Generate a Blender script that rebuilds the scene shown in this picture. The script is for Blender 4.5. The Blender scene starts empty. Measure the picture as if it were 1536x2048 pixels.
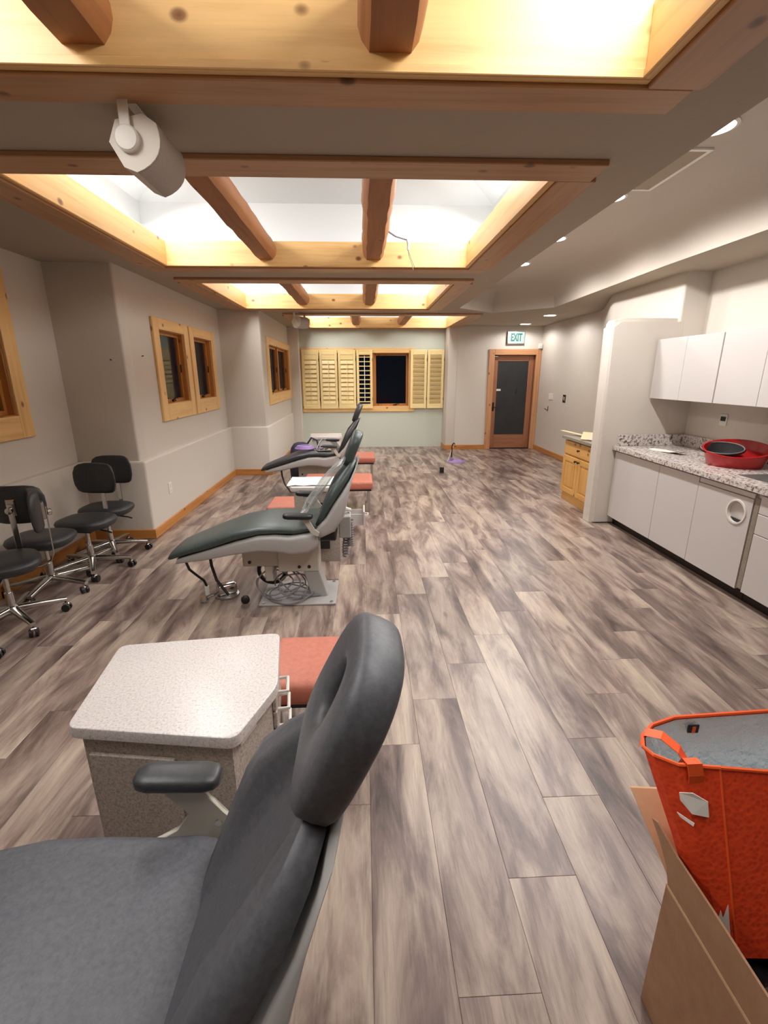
import bpy, bmesh, math, random
from mathutils import Vector, Matrix
random.seed(7)
C = bpy.context.scene.collection
PI = math.pi
# ------------------------------------------------------------------ camera
FPX, PITCH, YAW, ROLL, EYE = 939.56, math.radians(16.346), math.radians(2.452), math.radians(0.179), 1.56
cp, sp_, cy, sy = math.cos(PITCH), math.sin(PITCH), math.cos(YAW), math.sin(YAW)
fwd = Vector((sy*cp, cy*cp, -sp_)); rt = Vector((cy, -sy, 0)); dn = fwd.cross(rt)
r2 = math.cos(ROLL)*rt + math.sin(ROLL)*dn; d2 = -math.sin(ROLL)*rt + math.cos(ROLL)*dn
cam = bpy.data.objects.new('camera', bpy.data.cameras.new('camera')); C.objects.link(cam)
cam.data.sensor_fit = 'HORIZONTAL'; cam.data.sensor_width = 36; cam.data.lens = FPX/1536*36
cam.data.clip_start = 0.02
cam.matrix_world = Matrix(((r2.x, -d2.x, -fwd.x, 0), (r2.y, -d2.y, -fwd.y, 0), (r2.z, -d2.z, -fwd.z, EYE), (0, 0, 0, 1)))
S = bpy.context.scene; S.camera = cam
# ------------------------------------------------------------------ world (night outside), exposure
w = bpy.data.worlds.new('night'); S.world = w; w.use_nodes = True
w.node_tree.nodes['Background'].inputs[0].default_value = (0.004, 0.005, 0.008, 1)
w.node_tree.nodes['Background'].inputs[1].default_value = 1
S.view_settings.view_transform = 'Standard'; S.view_settings.look = 'None'
S.view_settings.exposure = 0.06; S.view_settings.gamma = 1; S.view_settings.use_curve_mapping = False
COVE_W = 41       # watts of each cove strip in the skylight wells
SPOT_W = 82
CEIL = 2.485
RECESS = [(-1.69, 0.925, -0.15, 1.815, (-.835, .105)), (-1.69, 0.94, 2.65, 4.62, (-.835, .11)),
          (-1.66, 0.95, 5.40, 7.40, (-.845, .115)), (-1.05, 1.74, 8.20, 10.3, (-.12, .82))]
def area(name, loc, rot, sx, sy_, watts, col):
    l = bpy.data.lights.new(name, 'AREA'); l.shape = 'RECTANGLE'; l.size = sx; l.size_y = sy_; l.energy = watts; l.color = col
    o = bpy.data.objects.new(name, l); C.objects.link(o); o.location = loc; o.rotation_euler = rot; return o
for (x0, x1, y0, y1, _) in RECESS:   # light panels high at the two sides of each skylight well, tilted inwards
    for xx, tilt in ((x0+.02, -.35), (x1-.02, .35)):
        area('well_panel', (xx, (y0+y1)/2, 2.99), (0, tilt, 0), .45, (y1-y0)*.9, COVE_W, (1, .99, .975))
# ------------------------------------------------------------------ materials
def lin(c): c /= 255; return c/12.92 if c <= .04045 else ((c+.055)/1.055)**2.4
def rgb(r, g, b): return (lin(r), lin(g), lin(b), 1)
def mat(name, col, rough=.6, metal=0, **kw):
    m = bpy.data.materials.new(name); m.use_nodes = True; b = m.node_tree.nodes['Principled BSDF']
    b.inputs['Base Color'].default_value = col; b.inputs['Roughness'].default_value = rough; b.inputs['Metallic'].default_value = metal
    for k, v in kw.items(): b.inputs[k.replace('_', ' ')].default_value = v
    return m
def N(m, t, **kw):
    n = m.node_tree.nodes.new(t)
    for k, v in kw.items():
        if k in ('scale', 'detail', 'rough', 'dist'):
            n.inputs[{'scale': 'Scale', 'detail': 'Detail', 'rough': 'Roughness', 'dist': 'Distortion'}[k]].default_value = v
        else: setattr(n, k, v)
    return n
def L(m, a, b): m.node_tree.links.new(a, b)
def ramp(m, pts):
    r = N(m, 'ShaderNodeValToRGB'); e = r.color_ramp.elements
    while len(e) < len(pts): e.new(.5)
    for i, (p, c) in enumerate(pts): e[i].position = p; e[i].color = c
    return r
def coords(m, scale=(1, 1, 1), kind='Object', rnd=False):
    tc = N(m, 'ShaderNodeTexCoord'); mp = N(m, 'ShaderNodeMapping'); mp.inputs['Scale'].default_value = scale
    if rnd:
        oi = N(m, 'ShaderNodeObjectInfo'); mu = N(m, 'ShaderNodeMath', operation='MULTIPLY'); mu.inputs[1].default_value = 57.3
        L(m, oi.outputs['Random'], mu.inputs[0]); va = N(m, 'ShaderNodeVectorMath', operation='ADD')
        L(m, tc.outputs[kind], va.inputs[0]); L(m, mu.outputs[0], va.inputs[1]); L(m, va.outputs[0], mp.inputs[0])
    else: L(m, tc.outputs[kind], mp.inputs[0])
    return mp.outputs[0]
def bump(m, h, strength, dist=.01):
    b = N(m, 'ShaderNodeBump'); b.inputs['Strength'].default_value = strength; b.inputs['Distance'].default_value = dist
    L(m, h, b.inputs['Height']); L(m, b.outputs[0], m.node_tree.nodes['Principled BSDF'].inputs['Normal'])
def bsdf(m): return m.node_tree.nodes['Principled BSDF']
def speckle(name, pts, scale, rough, detail=6, b=.0):
    m = mat(name, (1, 1, 1, 1), rough); v = coords(m); n = N(m, 'ShaderNodeTexNoise', scale=scale, detail=detail, rough=.7)
    L(m, v, n.inputs[0]); r = ramp(m, pts); L(m, n.outputs[0], r.inputs[0]); L(m, r.outputs[0], bsdf(m).inputs['Base Color'])
    if b: bump(m, n.outputs[0], b)
    return m
def paint(name, c, b=.25):
    m = mat(name, c, .75); v = coords(m); n = N(m, 'ShaderNodeTexNoise', scale=9, detail=5, rough=.6); L(m, v, n.inputs[0]); bump(m, n.outputs[0], b, .012); return m
def wood(name, axis, c1, c2, c3, rough=.38, ring=1.0, knots=True, spec=.5):
    """long grain along AXIS (0,1,2), occasional round knots"""
    m = mat(name, c1, rough); sc = [26*ring]*3; sc[axis] = 1.4*ring; v = coords(m, tuple(sc), rnd=True)
    n = N(m, 'ShaderNodeTexNoise', scale=1, detail=5, rough=.62, dist=.35); L(m, v, n.inputs[0])
    r = ramp(m, [(.28, c2), (.5, c1), (.75, tuple(min(1, x*1.12) for x in c1[:3])+(1,))]); L(m, n.outputs[0], r.inputs[0])
    out = r.outputs[0]
    if knots:
        ks = [6.6]*3; ks[axis] = 4.6; kv = coords(m, tuple(ks), rnd=True); vo = N(m, 'ShaderNodeTexVoronoi', scale=1); L(m, kv, vo.inputs[0])
        kr = ramp(m, [(0, (1, 1, 1, 1)), (.085, (.8, .8, .8, 1)), (.15, (0, 0, 0, 1))]); L(m, vo.outputs['Distance'], kr.inputs[0])
        mx = N(m, 'ShaderNodeMix', data_type='RGBA'); L(m, kr.outputs[0], mx.inputs[0]); L(m, out, mx.inputs[6]); mx.inputs[7].default_value = c3; out = mx.outputs[2]
    L(m, out, bsdf(m).inputs['Base Color']); return m
WALL = paint('wall_paint', rgb(208, 200, 189)); CEILM = paint('ceiling_paint', rgb(168, 155, 137)); WELL = paint('well_white', rgb(212, 214, 214), .1)
P1, P2, P3 = rgb(231, 188, 126), rgb(216, 168, 104), rgb(120, 68, 34)
PINE = [wood('pine_grain_%s' % 'xyz'[i], i, P1, P2, P3) for i in range(3)]
Q1, Q2 = rgb(186, 124, 62), rgb(160, 98, 46)
OAK = [wood('amber_pine_%s' % 'xyz'[i], i, Q1, Q2, P3) for i in range(3)]
TRIMW = [wood('trim_pine_%s' % 'xyz'[i], i, rgb(178, 134, 94), rgb(160, 116, 78), rgb(92, 56, 36)) for i in range(3)]
LOGM = wood('log_wood', 1, rgb(160, 104, 60), rgb(138, 86, 46), rgb(96, 52, 26), .55)
DOORW = [wood('door_fir_%s' % 'xyz'[i], i, rgb(156, 104, 74), rgb(136, 86, 58), P3, knots=False) for i in range(3)]
SHUT = [wood('shutter_pine_%s' % 'xyz'[i], i, rgb(240, 216, 156), rgb(228, 198, 134), P3, knots=False) for i in range(3)]
CABP = [wood('cabinet_pine_%s' % 'xyz'[i], i, rgb(216, 164, 90), rgb(202, 146, 72), rgb(128, 74, 34), ring=.55) for i in range(3)]
def plank_mat():
    m = mat('vinyl_plank', (1, 1, 1, 1), .33); b = bsdf(m)
    v = coords(m, (7.5, 1.5, 1), rnd=True); n = N(m, 'ShaderNodeTexNoise', scale=1, detail=9, rough=.62, dist=.5); L(m, v, n.inputs[0])
    r = ramp(m, [(.31, rgb(74, 59, 55)), (.445, rgb(122, 104, 97)), (.54, rgb(157, 140, 129)), (.70, rgb(187, 172, 155))]); L(m, n.outputs[0], r.inputs[0])
    v2 = coords(m, (95, 4.5, 1), rnd=True); n2 = N(m, 'ShaderNodeTexNoise', scale=1, detail=6, rough=.72, dist=.3); L(m, v2, n2.inputs[0])
    r2_ = ramp(m, [(.28, (.62, .60, .59, 1)), (.5, (1, 1, 1, 1)), (.8, (1.08, 1.06, 1.04, 1))]); L(m, n2.outputs[0], r2_.inputs[0])
    mx = N(m, 'ShaderNodeMix', data_type='RGBA', blend_type='MULTIPLY'); mx.inputs[0].default_value = .85; L(m, r.outputs[0], mx.inputs[6]); L(m, r2_.outputs[0], mx.inputs[7])
    oi = N(m, 'ShaderNodeObjectInfo'); tr = ramp(m, [(0, (.80, .76, .74, 1)), (.5, (.98, .96, .95, 1)), (1, (1.12, 1.1, 1.06, 1))]); L(m, oi.outputs['Random'], tr.inputs[0])
    m2 = N(m, 'ShaderNodeMix', data_type='RGBA', blend_type='MULTIPLY'); m2.inputs[0].default_value = 1; L(m, mx.outputs[2], m2.inputs[6]); L(m, tr.outputs[0], m2.inputs[7])
    kv = coords(m, (7, 2.2, 1), rnd=True); vo = N(m, 'ShaderNodeTexVoronoi', scale=1); L(m, kv, vo.inputs[0])
    kr = ramp(m, [(0, (.9, .9, .9, 1)), (.07, (.5, .5, .5, 1)), (.13, (0, 0, 0, 1))]); L(m, vo.outputs['Distance'], kr.inputs[0])
    m3 = N(m, 'ShaderNodeMix', data_type='RGBA'); L(m, kr.outputs[0], m3.inputs[0]); L(m, m2.outputs[2], m3.inputs[6]); m3.inputs[7].default_value = rgb(88, 76, 72)
    L(m, m3.outputs[2], b.inputs['Base Color']); bump(m, n2.outputs[0], .18, .003)
    return m
PLANK = plank_mat(); SUB = mat('floor_joint', rgb(120, 106, 96), .8)
LEATHER = speckle('black_leather', [(.3, rgb(40, 41, 43)), (.7, rgb(54, 55, 57))], 60, .42, b=.05)
FABRIC = speckle('charcoal_vinyl', [(.3, rgb(66, 67, 72)), (.7, rgb(86, 87, 92))], 90, .5, b=.05)
GREENV = speckle('dark_green_vinyl', [(.3, rgb(56, 66, 64)), (.7, rgb(72, 82, 80))], 60, .38, b=.05)
BLACK = mat('black_plastic', rgb(24, 24, 25), .45); DARK = mat('dark_void', rgb(10, 10, 11), .8)
SHELL = mat('warm_grey_shell', rgb(166, 163, 160), .42); CREAM = mat('cream_enamel', rgb(190, 184, 172), .4)
CHROME = mat('chrome', (.62, .6, .57, 1), .18, 1); STEEL = mat('brushed_steel', (.55, .55, .55, 1), .34, 1)
WHITE = mat('white_laminate', rgb(204, 199, 196), .35); WPLAS = mat('white_plastic', rgb(226, 222, 214), .45); SPK = mat('speaker_body', rgb(220, 212, 200), .5); GRILLE = speckle('speaker_grille', [(.35, rgb(164, 156, 150)), (.65, rgb(196, 188, 182))], 400, .7)
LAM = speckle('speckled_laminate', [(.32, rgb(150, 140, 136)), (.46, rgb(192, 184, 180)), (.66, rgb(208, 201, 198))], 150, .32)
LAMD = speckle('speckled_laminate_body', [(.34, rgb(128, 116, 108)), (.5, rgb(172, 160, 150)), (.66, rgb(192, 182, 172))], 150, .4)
SALMON = speckle('salmon_vinyl', [(.3, rgb(168, 96, 76)), (.7, rgb(188, 114, 94))], 40, .5, b=.04)
GRAN = speckle('granite', [(.34, rgb(58, 50, 50)), (.43, rgb(140, 124, 118)), (.5, rgb(210, 202, 196)), (.6, rgb(226, 222, 216)), (.68, rgb(158, 140, 128))], 38, .22, 8)
GREYTOP = speckle('grey_stone_top', [(.3, rgb(120, 112, 100)), (.7, rgb(160, 150, 136))], 90, .35)
RED = mat('red_plastic', rgb(176, 28, 30), .3); ORANGE = None; CARD = None
NAVY = speckle('navy_nylon', [(.3, rgb(28, 30, 46)), (.7, rgb(44, 46, 66))], 60, .7, b=.2); LILAC = mat('lilac_plastic', rgb(150, 120, 176), .4)
PAPER = mat('paper', rgb(236, 232, 224), .8); LATH = mat('light_veneer', rgb(222, 198, 156), .6)
HOSE = mat('grey_hose', rgb(124, 120, 122), .5); BRONZE = mat('dark_bronze', rgb(44, 34, 28), .4, .6)
def weave(name, c1, c2, scale):
    m = mat(name, c1, .62); v = coords(m); vo = N(m, 'ShaderNodeTexVoronoi', scale=scale); L(m, v, vo.inputs[0])
    r = ramp(m, [(0, c2), (.6, c1)]); L(m, vo.outputs['Distance'], r.inputs[0]); L(m, r.outputs[0], bsdf(m).inputs['Base Color']); bump(m, vo.outputs['Distance'], .3, .003); return m
ORANGE = weave('orange_nonwoven', rgb(236, 74, 28), rgb(216, 54, 20), 90); ORTRIM = mat('orange_binding', rgb(240, 92, 34), .6)
CARD = speckle('cardboard', [(.3, rgb(150, 112, 82)), (.7, rgb(166, 128, 98))], 25, .85); CARDL = speckle('cardboard_inside', [(.3, rgb(196, 160, 122)), (.7, rgb(208, 174, 136))], 25, .85)
def foil():
    m = mat('foil_lining', (.82, .87, .89, 1), .32, .75); v = coords(m, (1, 1, 1)); n = N(m, 'ShaderNodeTexNoise', scale=45, detail=4, rough=.6); L(m, v, n.inputs[0]); bump(m, n.outputs[0], .7, .01); return m
FOIL = foil()
def glassy(name, tint, alpha, rough=.05, refl=1, haze=0):
    m = bpy.data.materials.new(name); m.use_nodes = True; nt = m.node_tree; nt.nodes.clear()
    o = nt.nodes.new('ShaderNodeOutputMaterial'); mx = nt.nodes.new('ShaderNodeMixShader'); t = nt.nodes.new('ShaderNodeBsdfTransparent'); g = nt.nodes.new('ShaderNodeBsdfGlossy')
    f = nt.nodes.new('ShaderNodeFresnel'); f.inputs[0].default_value = 1.5; ad = nt.nodes.new('ShaderNodeMath'); ad.operation = 'ADD'; ad.inputs[1].default_value = alpha; sc = nt.nodes.new('ShaderNodeMath'); sc.operation = 'MULTIPLY'; sc.inputs[1].default_value = refl
    t.inputs[0].default_value = tint; g.inputs['Roughness'].default_value = rough
    nt.links.new(f.outputs[0], sc.inputs[0]); nt.links.new(sc.outputs[0], ad.inputs[0]); nt.links.new(ad.outputs[0], mx.inputs[0]); nt.links.new(t.outputs[0], mx.inputs[1]); nt.links.new(g.outputs[0], mx.inputs[2]); 
    out = mx
    if haze:
        h = nt.nodes.new('ShaderNodeMixShader'); d = nt.nodes.new('ShaderNodeBsdfDiffuse'); d.inputs[0].default_value = (.85, .88, .88, 1); h.inputs[0].default_value = haze
        nt.links.new(mx.outputs[0], h.inputs[1]); nt.links.new(d.outputs[0], h.inputs[2]); out = h
    nt.links.new(out.outputs[0], o.inputs[0]); return m
GLASS = glassy('window_glass', (.9, .92, .92, 1), 0, .05, .16); FILM = glassy('clear_film', (.93, .95, .95, 1), .06, .22, .5, .13)
DGLASS = speckle('frosted_door_glass', [(.3, rgb(38, 39, 41)), (.7, rgb(52, 53, 55))], 3, .28)
def emit(name, col, s):
    m = mat(name, (0, 0, 0, 1), .5); bsdf(m).inputs['Emission Color'].default_value = col; bsdf(m).inputs['Emission Strength'].default_value = s; return m
LAMP = emit('lamp_lens', (1, .97, .93, 1), 14); EXITP = emit('exit_panel', (.86, 1, .97, 1), .85); EXITG = emit('exit_letters', (.0, .36, .22, 1), .8)
# ------------------------------------------------------------------ mesh helpers
def obj(name, bm, m, parent=None, smooth=False, angle=40):
    me = bpy.data.meshes.new(name); bmesh.ops.recalc_face_normals(bm, faces=bm.faces); bm.to_mesh(me); bm.free()
    if m is not None: me.materials.append(m)
    if smooth:
        for p in me.polygons: p.use_smooth = True
        try: me.set_sharp_from_angle(angle=math.radians(angle))
        except Exception: pass
    o = bpy.data.objects.new(name, me); C.objects.link(o)
    if parent is not None: o.parent = parent
    return o
def B(): return bmesh.new()
def box(bm, x0, x1, y0, y1, z0, z1, bev=0, seg=1):
    vs = [bm.verts.new(p) for p in ((x0, y0, z0), (x1, y0, z0), (x1, y1, z0), (x0, y1, z0), (x0, y0, z1), (x1, y0, z1), (x1, y1, z1), (x0, y1, z1))]
    fs = [bm.faces.new([vs[i] for i in f]) for f in ((0, 3, 2, 1), (4, 5, 6, 7), (0, 1, 5, 4), (1, 2, 6, 5), (2, 3, 7, 6), (3, 0, 4, 7))]
    if bev:
        es = list({e for f in fs for e in f.edges}); bmesh.ops.bevel(bm, geom=es, offset=bev, segments=seg, affect='EDGES', profile=.5)
    return bm
def bx(name, a, m, parent=None, bev=0, seg=1, smooth=False): return obj(name, box(B(), *a, bev=bev, seg=seg), m, parent, smooth or seg > 1)
def tube(bm, pts, r, n=8, cap=True):
    pts = [Vector(p) for p in pts]; rings = []; up = Vector((0, 0, 1)); prev = None
    rr = r if isinstance(r, (list, tuple)) else [r]*len(pts)
    for i, p in enumerate(pts):
        d = (pts[min(i+1, len(pts)-1)]-pts[max(i-1, 0)]).normalized()
        if prev is None: a = d.cross(up if abs(d.z) < .9 else Vector((1, 0, 0))).normalized()
        else: a = (prev-d*prev.dot(d)).normalized()
        prev = a; b = d.cross(a)
        rings.append([bm.verts.new(p+(a*math.cos(2*PI*k/n)+b*math.sin(2*PI*k/n))*rr[i]) for k in range(n)])
    for A, Bq in zip(rings, rings[1:]):
        for k in range(n): bm.faces.new((A[k], A[(k+1) % n], Bq[(k+1) % n], Bq[k]))
    if cap: bm.faces.new(rings[0]); bm.faces.new(rings[-1])
    return bm
def loft(bm, rings, cap=True, closed=False):
    R = [[bm.verts.new(p) for p in r] for r in rings]; n = len(R[0])
    pairs = list(zip(R, R[1:])) + ([(R[-1], R[0])] if closed else [])
    for A, Bq in pairs:
        for k in range(n): bm.faces.new((A[k], A[(k+1) % n], Bq[(k+1) % n], Bq[k]))
    if cap and not closed: bm.faces.new(R[0]); bm.faces.new(R[-1])
    return bm
def se(c, u, v, e, n=24):
    """superellipse ring round c spanned by vectors u, v"""
    out = []
    for k in range(n):
        t = 2*PI*(k+.5)/n; a, b = math.cos(t), math.sin(t)
        out.append(c + u*math.copysign(abs(a)**(2/e), a) + v*math.copysign(abs(b)**(2/e), b))
    return out
def slab(bm, st, e=4, n=24, endr=.5):
    """st: list of (bottom xz, top xz, half width): a lofted body across Y with softened ends"""
    rings = []
    def ring(b, t, hw, k=1.0):
        b, t = Vector((b[0], 0, b[1])), Vector((t[0], 0, t[1])); return se((b+t)/2, Vector((0, hw*k, 0)), (t-b)/2*k, e, n)
    rings.append(ring(*st[0], endr))
    for s in st: rings.append(ring(*s))
    rings.append(ring(*st[-1], endr))
    return loft(bm, rings)
def prism(bm, poly, axis, a, b):
    """poly in the two other axes (cyclic order kept), extruded a..b along axis"""
    def P(p, t): return {0: (t, p[0], p[1]), 1: (p[0], t, p[1]), 2: (p[0], p[1], t)}[axis]
    return loft(bm, [[Vector(P(p, a)) for p in poly], [Vector(P(p, b)) for p in poly]])
def lathe(bm, prof, c=(0, 0, 0), n=24, close=False):
    c = Vector(c); return loft(bm, [[c+Vector((r*math.cos(2*PI*k/n), r*math.sin(2*PI*k/n), z)) for k in range(n)] for r, z in prof], cap=not close, closed=close)
def plate(outline, holes, thick, o, u, v, nrm):
    """flat panel with holes: outline/holes in (a,b) -> o+u*a+v*b, extruded by thick along nrm"""
    bm = B(); o, u, v, nrm = Vector(o), Vector(u), Vector(v), Vector(nrm); es = []
    for lp in [outline]+holes:
        vs = [bm.verts.new(o+u*a+v*b) for a, b in lp]; es += [bm.edges.new((vs[i], vs[(i+1) % len(vs)])) for i in range(len(vs))]
    r = bmesh.ops.triangle_fill(bm, use_beauty=True, edges=es, normal=u.cross(v))
    fs = [g for g in r['geom'] if isinstance(g, bmesh.types.BMFace)]
    if thick:
        ex = bmesh.ops.extrude_face_region(bm, geom=fs, use_keep_orig=True); bmesh.ops.translate(bm, vec=nrm*thick, verts=[g for g in ex['geom'] if isinstance(g, bmesh.types.BMVert)])
    return bm
def rect(a0, a1, b0, b1): return [(a0, b0), (a1, b0), (a1, b1), (a0, b1)]
def tag(o, label=None, cat=None, group=None, kind=None):
    for k, v in (('label', label), ('category', cat), ('group', group), ('kind', kind)):
        if v: o[k] = v
    return o
def empty(name, loc=(0, 0, 0), rz=0, label=None, cat=None, group=None, kind=None):
    o = bpy.data.objects.new(name, None); C.objects.link(o); o.location = loc; o.rotation_euler = (0, 0, rz); o.empty_display_size = .1
    return tag(o, label, cat, group, kind)
def copy_tree(o, parent=None):
    c = o.copy(); C.objects.link(c)
    if parent is not None: c.parent = parent
    for ch in list(o.children): copy_tree(ch, c)
    return c
def struct(name, bm, m, parent=None, smooth=False):
    o = obj(name, bm, m, parent, smooth)
    if parent is None: o['kind'] = 'structure'
    return o
# ------------------------------------------------------------------ floor of vinyl planks
bm = B(); box(bm, -2.9, 3.9, -2.6, 10.7, -.06, -.0045); floor = struct('floor', bm, SUB)
PW, PL = .2205, 1.17; pm = {}; behind = B(); k = -13
def plank_mesh(wd, ln):
    key = (round(wd, 4), round(ln, 4))
    if key not in pm:
        b = B(); box(b, -wd/2, wd/2, -ln/2, ln/2, -.006, 0); top = [e for e in b.edges if all(v.co.z > -.001 for v in e.verts)]
        bmesh.ops.bevel(b, geom=top, offset=.0008, segments=1, affect='EDGES'); me = bpy.data.meshes.new('plank'); b.to_mesh(me); b.free(); me.materials.append(PLANK); pm[key] = me
    return pm[key]
for k in range(-13, 18):
    xa = .005+PW*k; xb = xa+PW-.0006
    yend = 10.06 if xa > 1.75 else 10.52
    ys = (3.15+.2925*(k-1)) % PL - PL*3
    while ys < yend:
        a, b_ = max(ys, -2.5), min(ys+PL-.0006, yend)
        if b_-a > .03:
            if b_ < .62 or (xa > 2.72 and b_ < 4.8) or xb < -2.7: box(behind, xa, xb, a, b_, -.006, 0)
            else:
                o = bpy.data.objects.new('plank', plank_mesh(xb-xa, b_-a)); C.objects.link(o); o.parent = floor; o.location = ((xa+xb)/2, (a+b_)/2, random.uniform(-.0004, 0))
        ys += PL
o = obj('plank_field', behind, PLANK, floor); o['kind'] = 'stuff'
# ------------------------------------------------------------------ ceiling with four recesses and a coved tray
TRAY = [(1.43, -2.5), (1.43, 7.37), (2.07, 7.94), (2.80, 7.29), (2.72, 4.5), (2.80, -2.5)]
def bayout(): return [(-2.9, -2.6), (3.9, -2.6), (3.9, 10.7), (-2.9, 10.7)]
bm = plate(bayout(), [rect(x0-.015, x1+.015, y0-.015, y1+.015) for x0, x1, y0, y1, _ in RECESS]+[TRAY], .03, (0, 0, CEIL), (1, 0, 0), (0, 1, 0), (0, 0, 1))
ceiling = struct('ceiling', bm, CEILM)
TOPT = [(1.43, -2.5), (1.43, 7.2), (2.05, 7.62), (2.46, 6.95), (2.40, 4.5), (2.46, -2.5)]
rings = []
for i in range(9):
    t = i/8*PI/2; a = 1-math.cos(t); h = math.sin(t)
    rings.append([Vector((p[0]+(q[0]-p[0])*a, p[1]+(q[1]-p[1])*a, CEIL+.33*h)) for p, q in zip(TRAY, TOPT)])
bm = B(); R = [[bm.verts.new(p) for p in r] for r in rings]
for A, Bq in zip(R, R[1:]):
    for k in range(6): bm.faces.new((A[k], A[(k+1) % 6], Bq[(k+1) % 6], Bq[k]))
bm.faces.new(R[-1]); struct('tray_cove', bm, paint('tray_paint', rgb(190, 180, 168)), ceiling, smooth=True)
LT = 2.675; wells = []
for i, (x0, x1, y0, y1, logs) in enumerate(RECESS):
    t = empty('trim_%d' % (i+1), ((x0+x1)/2, (y0+y1)/2, CEIL), kind='structure'); off = Vector(t.location)
    def part(name, a, m, bev=.004):
        o = bx(name, a, m, None, bev); o.data.transform(Matrix.Translation(-off)); o.parent = t; return o
    lz = CEIL-.012
    part('liner_board', (x0-.03, x1+.03, y1, y1+.03, lz, LT), PINE[0]); part('liner_board', (x0-.03, x1+.03, y0-.03, y0, lz, LT), PINE[0])
    part('liner_board', (x0-.03, x0, y0, y1, lz, LT), PINE[1]); part('liner_board', (x1, x1+.03, y0, y1, lz, LT), PINE[1])
    # thin bead along the foot of each liner board
    part('liner_bead', (x0, x1, y1-.008, y1-.0005, lz, lz+.026), PINE[0], .002); part('liner_bead', (x1-.008, x1-.0005, y0, y1-.008, lz, lz+.026), PINE[1], .002)
    d = .19; z0, z1 = CEIL-.024, CEIL+.001
    part('trim_board', (x0-d, x1+d, y0-.03-d, y0-.03, z0, z1), TRIMW[0]); part('trim_board', (x0-d, x1+d, y1+.03, y1+.03+d*.8, z0, z1), TRIMW[0])
    part('trim_board', (x0-.03-d, x0-.03, y0-.03, y1+.03, z0, z1), TRIMW[1]); part('trim_board', (x1+.03, x1+.03+d, y0-.03, y1+.03, z0, z1), TRIMW[1])
    for lx in logs:   # peeled logs, flat underneath
        bm = B(); rr = []; rnd = random.Random(i*9+lx)
        for s in range(15):
            yy = y0+(y1-y0)*s/14; q = .098+rnd.uniform(-.005, .005); dx = rnd.uniform(-.004, .004)
            ring = [Vector((lx+dx+q*math.cos(a), yy, 2.605+q*1.0*math.sin(a))) for a in [math.radians(-50+280*j/13) for j in range(14)]]
            rr.append([p-off for p in ring])
        loft(bm, rr); obj('log_beam', bm, LOGM, t, True, 35)
    # white well above the liner
    bm = B(); a0, a1, b0, b1 = x0-.28, x1+.28, y0-.05, y1+.26; zz = LT; zt = 3.04; zr = 3.3
    if i == 1: b0 = y0-.26
    else: b0 = y0-.26
    loop = lambda z, s: [Vector((a0+s, b0+s, z)), Vector((a1-s, b0+s, z)), Vector((a1-s, b1-s, z)), Vector((a0+s, b1-s, z))]
    Rg = [[bm.verts.new(p) for p in loop(z, s)] for z, s in ((zz, .25), (zz, 0), (zt, 0), (zr, .55))]
    for A, Bq in zip(Rg, Rg[1:]):
        for k in range(4): bm.faces.new((A[k], A[(k+1) % 4], Bq[(k+1) % 4], Bq[k]))
    bm.faces.new(Rg[-1]); struct('skylight_well', bm, WELL, ceiling)
# ------------------------------------------------------------------ walls
def vec2(o): return o
NX = dict(u=(0, 1, 0), v=(0, 0, 1))
LED = .77
# bay beside the stools
struct('wall_left', plate(rect(-2.6, 4.6, LED-.05, CEIL), [rect(2.98, 3.88, 1.245, 2.28)], .1, (-2.72, 0, 0), (0, 1, 0), (0, 0, 1), (-1, 0, 0)), WALL)
struct('wall_left', box(B(), -2.9, -2.66, -2.6, 4.6, -.02, LED, .018, 3), WALL, smooth=True)
# stepped pier and the wall with the pair of windows
struct('wall_left', box(B(), -2.95, -2.08, 4.51, 7.7, -.02, LED, .022, 3), WALL, smooth=True)
struct('wall_left', box(B(), -2.95, -2.14, 4.55, 4.72, LED-.06, CEIL+.02, .02, 3), WALL, smooth=True)
struct('wall_left', plate(rect(4.70, 7.75, LED-.05, CEIL), [rect(5.315, 6.06, 1.245, 2.03), rect(6.365, 7.1, 1.245, 2.03)], .1, (-2.14, 0, 0), (0, 1, 0), (0, 0, 1), (-1, 0, 0)), WALL)
# next step with the double window
struct('wall_left', box(B(), -2.4, -1.5, 7.57, 10.6, -.02, LED, .022, 3), WALL, smooth=True)
struct('wall_left', box(B(), -2.4, -1.53, 7.61, 7.8, LED-.06, CEIL+.02, .02, 3), WALL, smooth=True)
struct('wall_left', plate(rect(7.78, 10.6, LED-.05, CEIL), [rect(8.10, 10.2, 1.245, 2.04)], .1, (-1.53, 0, 0), (0, 1, 0), (0, 0, 1), (-1, 0, 0)), WALL)
struct('wall_left', box(B(), -1.7, -1.31, 10.33, 10.62, -.02, CEIL+.02, .02, 3), WALL, smooth=True)
# back wall, window opening, projecting door wall
WALLB = paint('wall_paint_green', rgb(198, 202, 188))
struct('wall_back', plate(rect(-1.4, 1.95, -.02, CEIL), [rect(-1.17, 1.0, .88, 2.0)], .1, (0, 10.5, 0), (1, 0, 0), (0, 0, 1), (0, 1, 0)), WALLB)
struct('wall_back', box(B(), 1.75, 1.958, 10.04, 10.6, -.02, CEIL+.02, .02, 3), WALL, smooth=True)
struct('wall_back', plate([(1.936, -.02), (2.70, -.02), (2.70, 1.95), (3.60, 1.95), (3.60, -.02), (3.9, -.02), (3.9, CEIL), (1.936, CEIL)], [], .14, (0, 10.04, 0), (1, 0, 0), (0, 0, 1), (0, 1, 0)), WALL)
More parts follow.
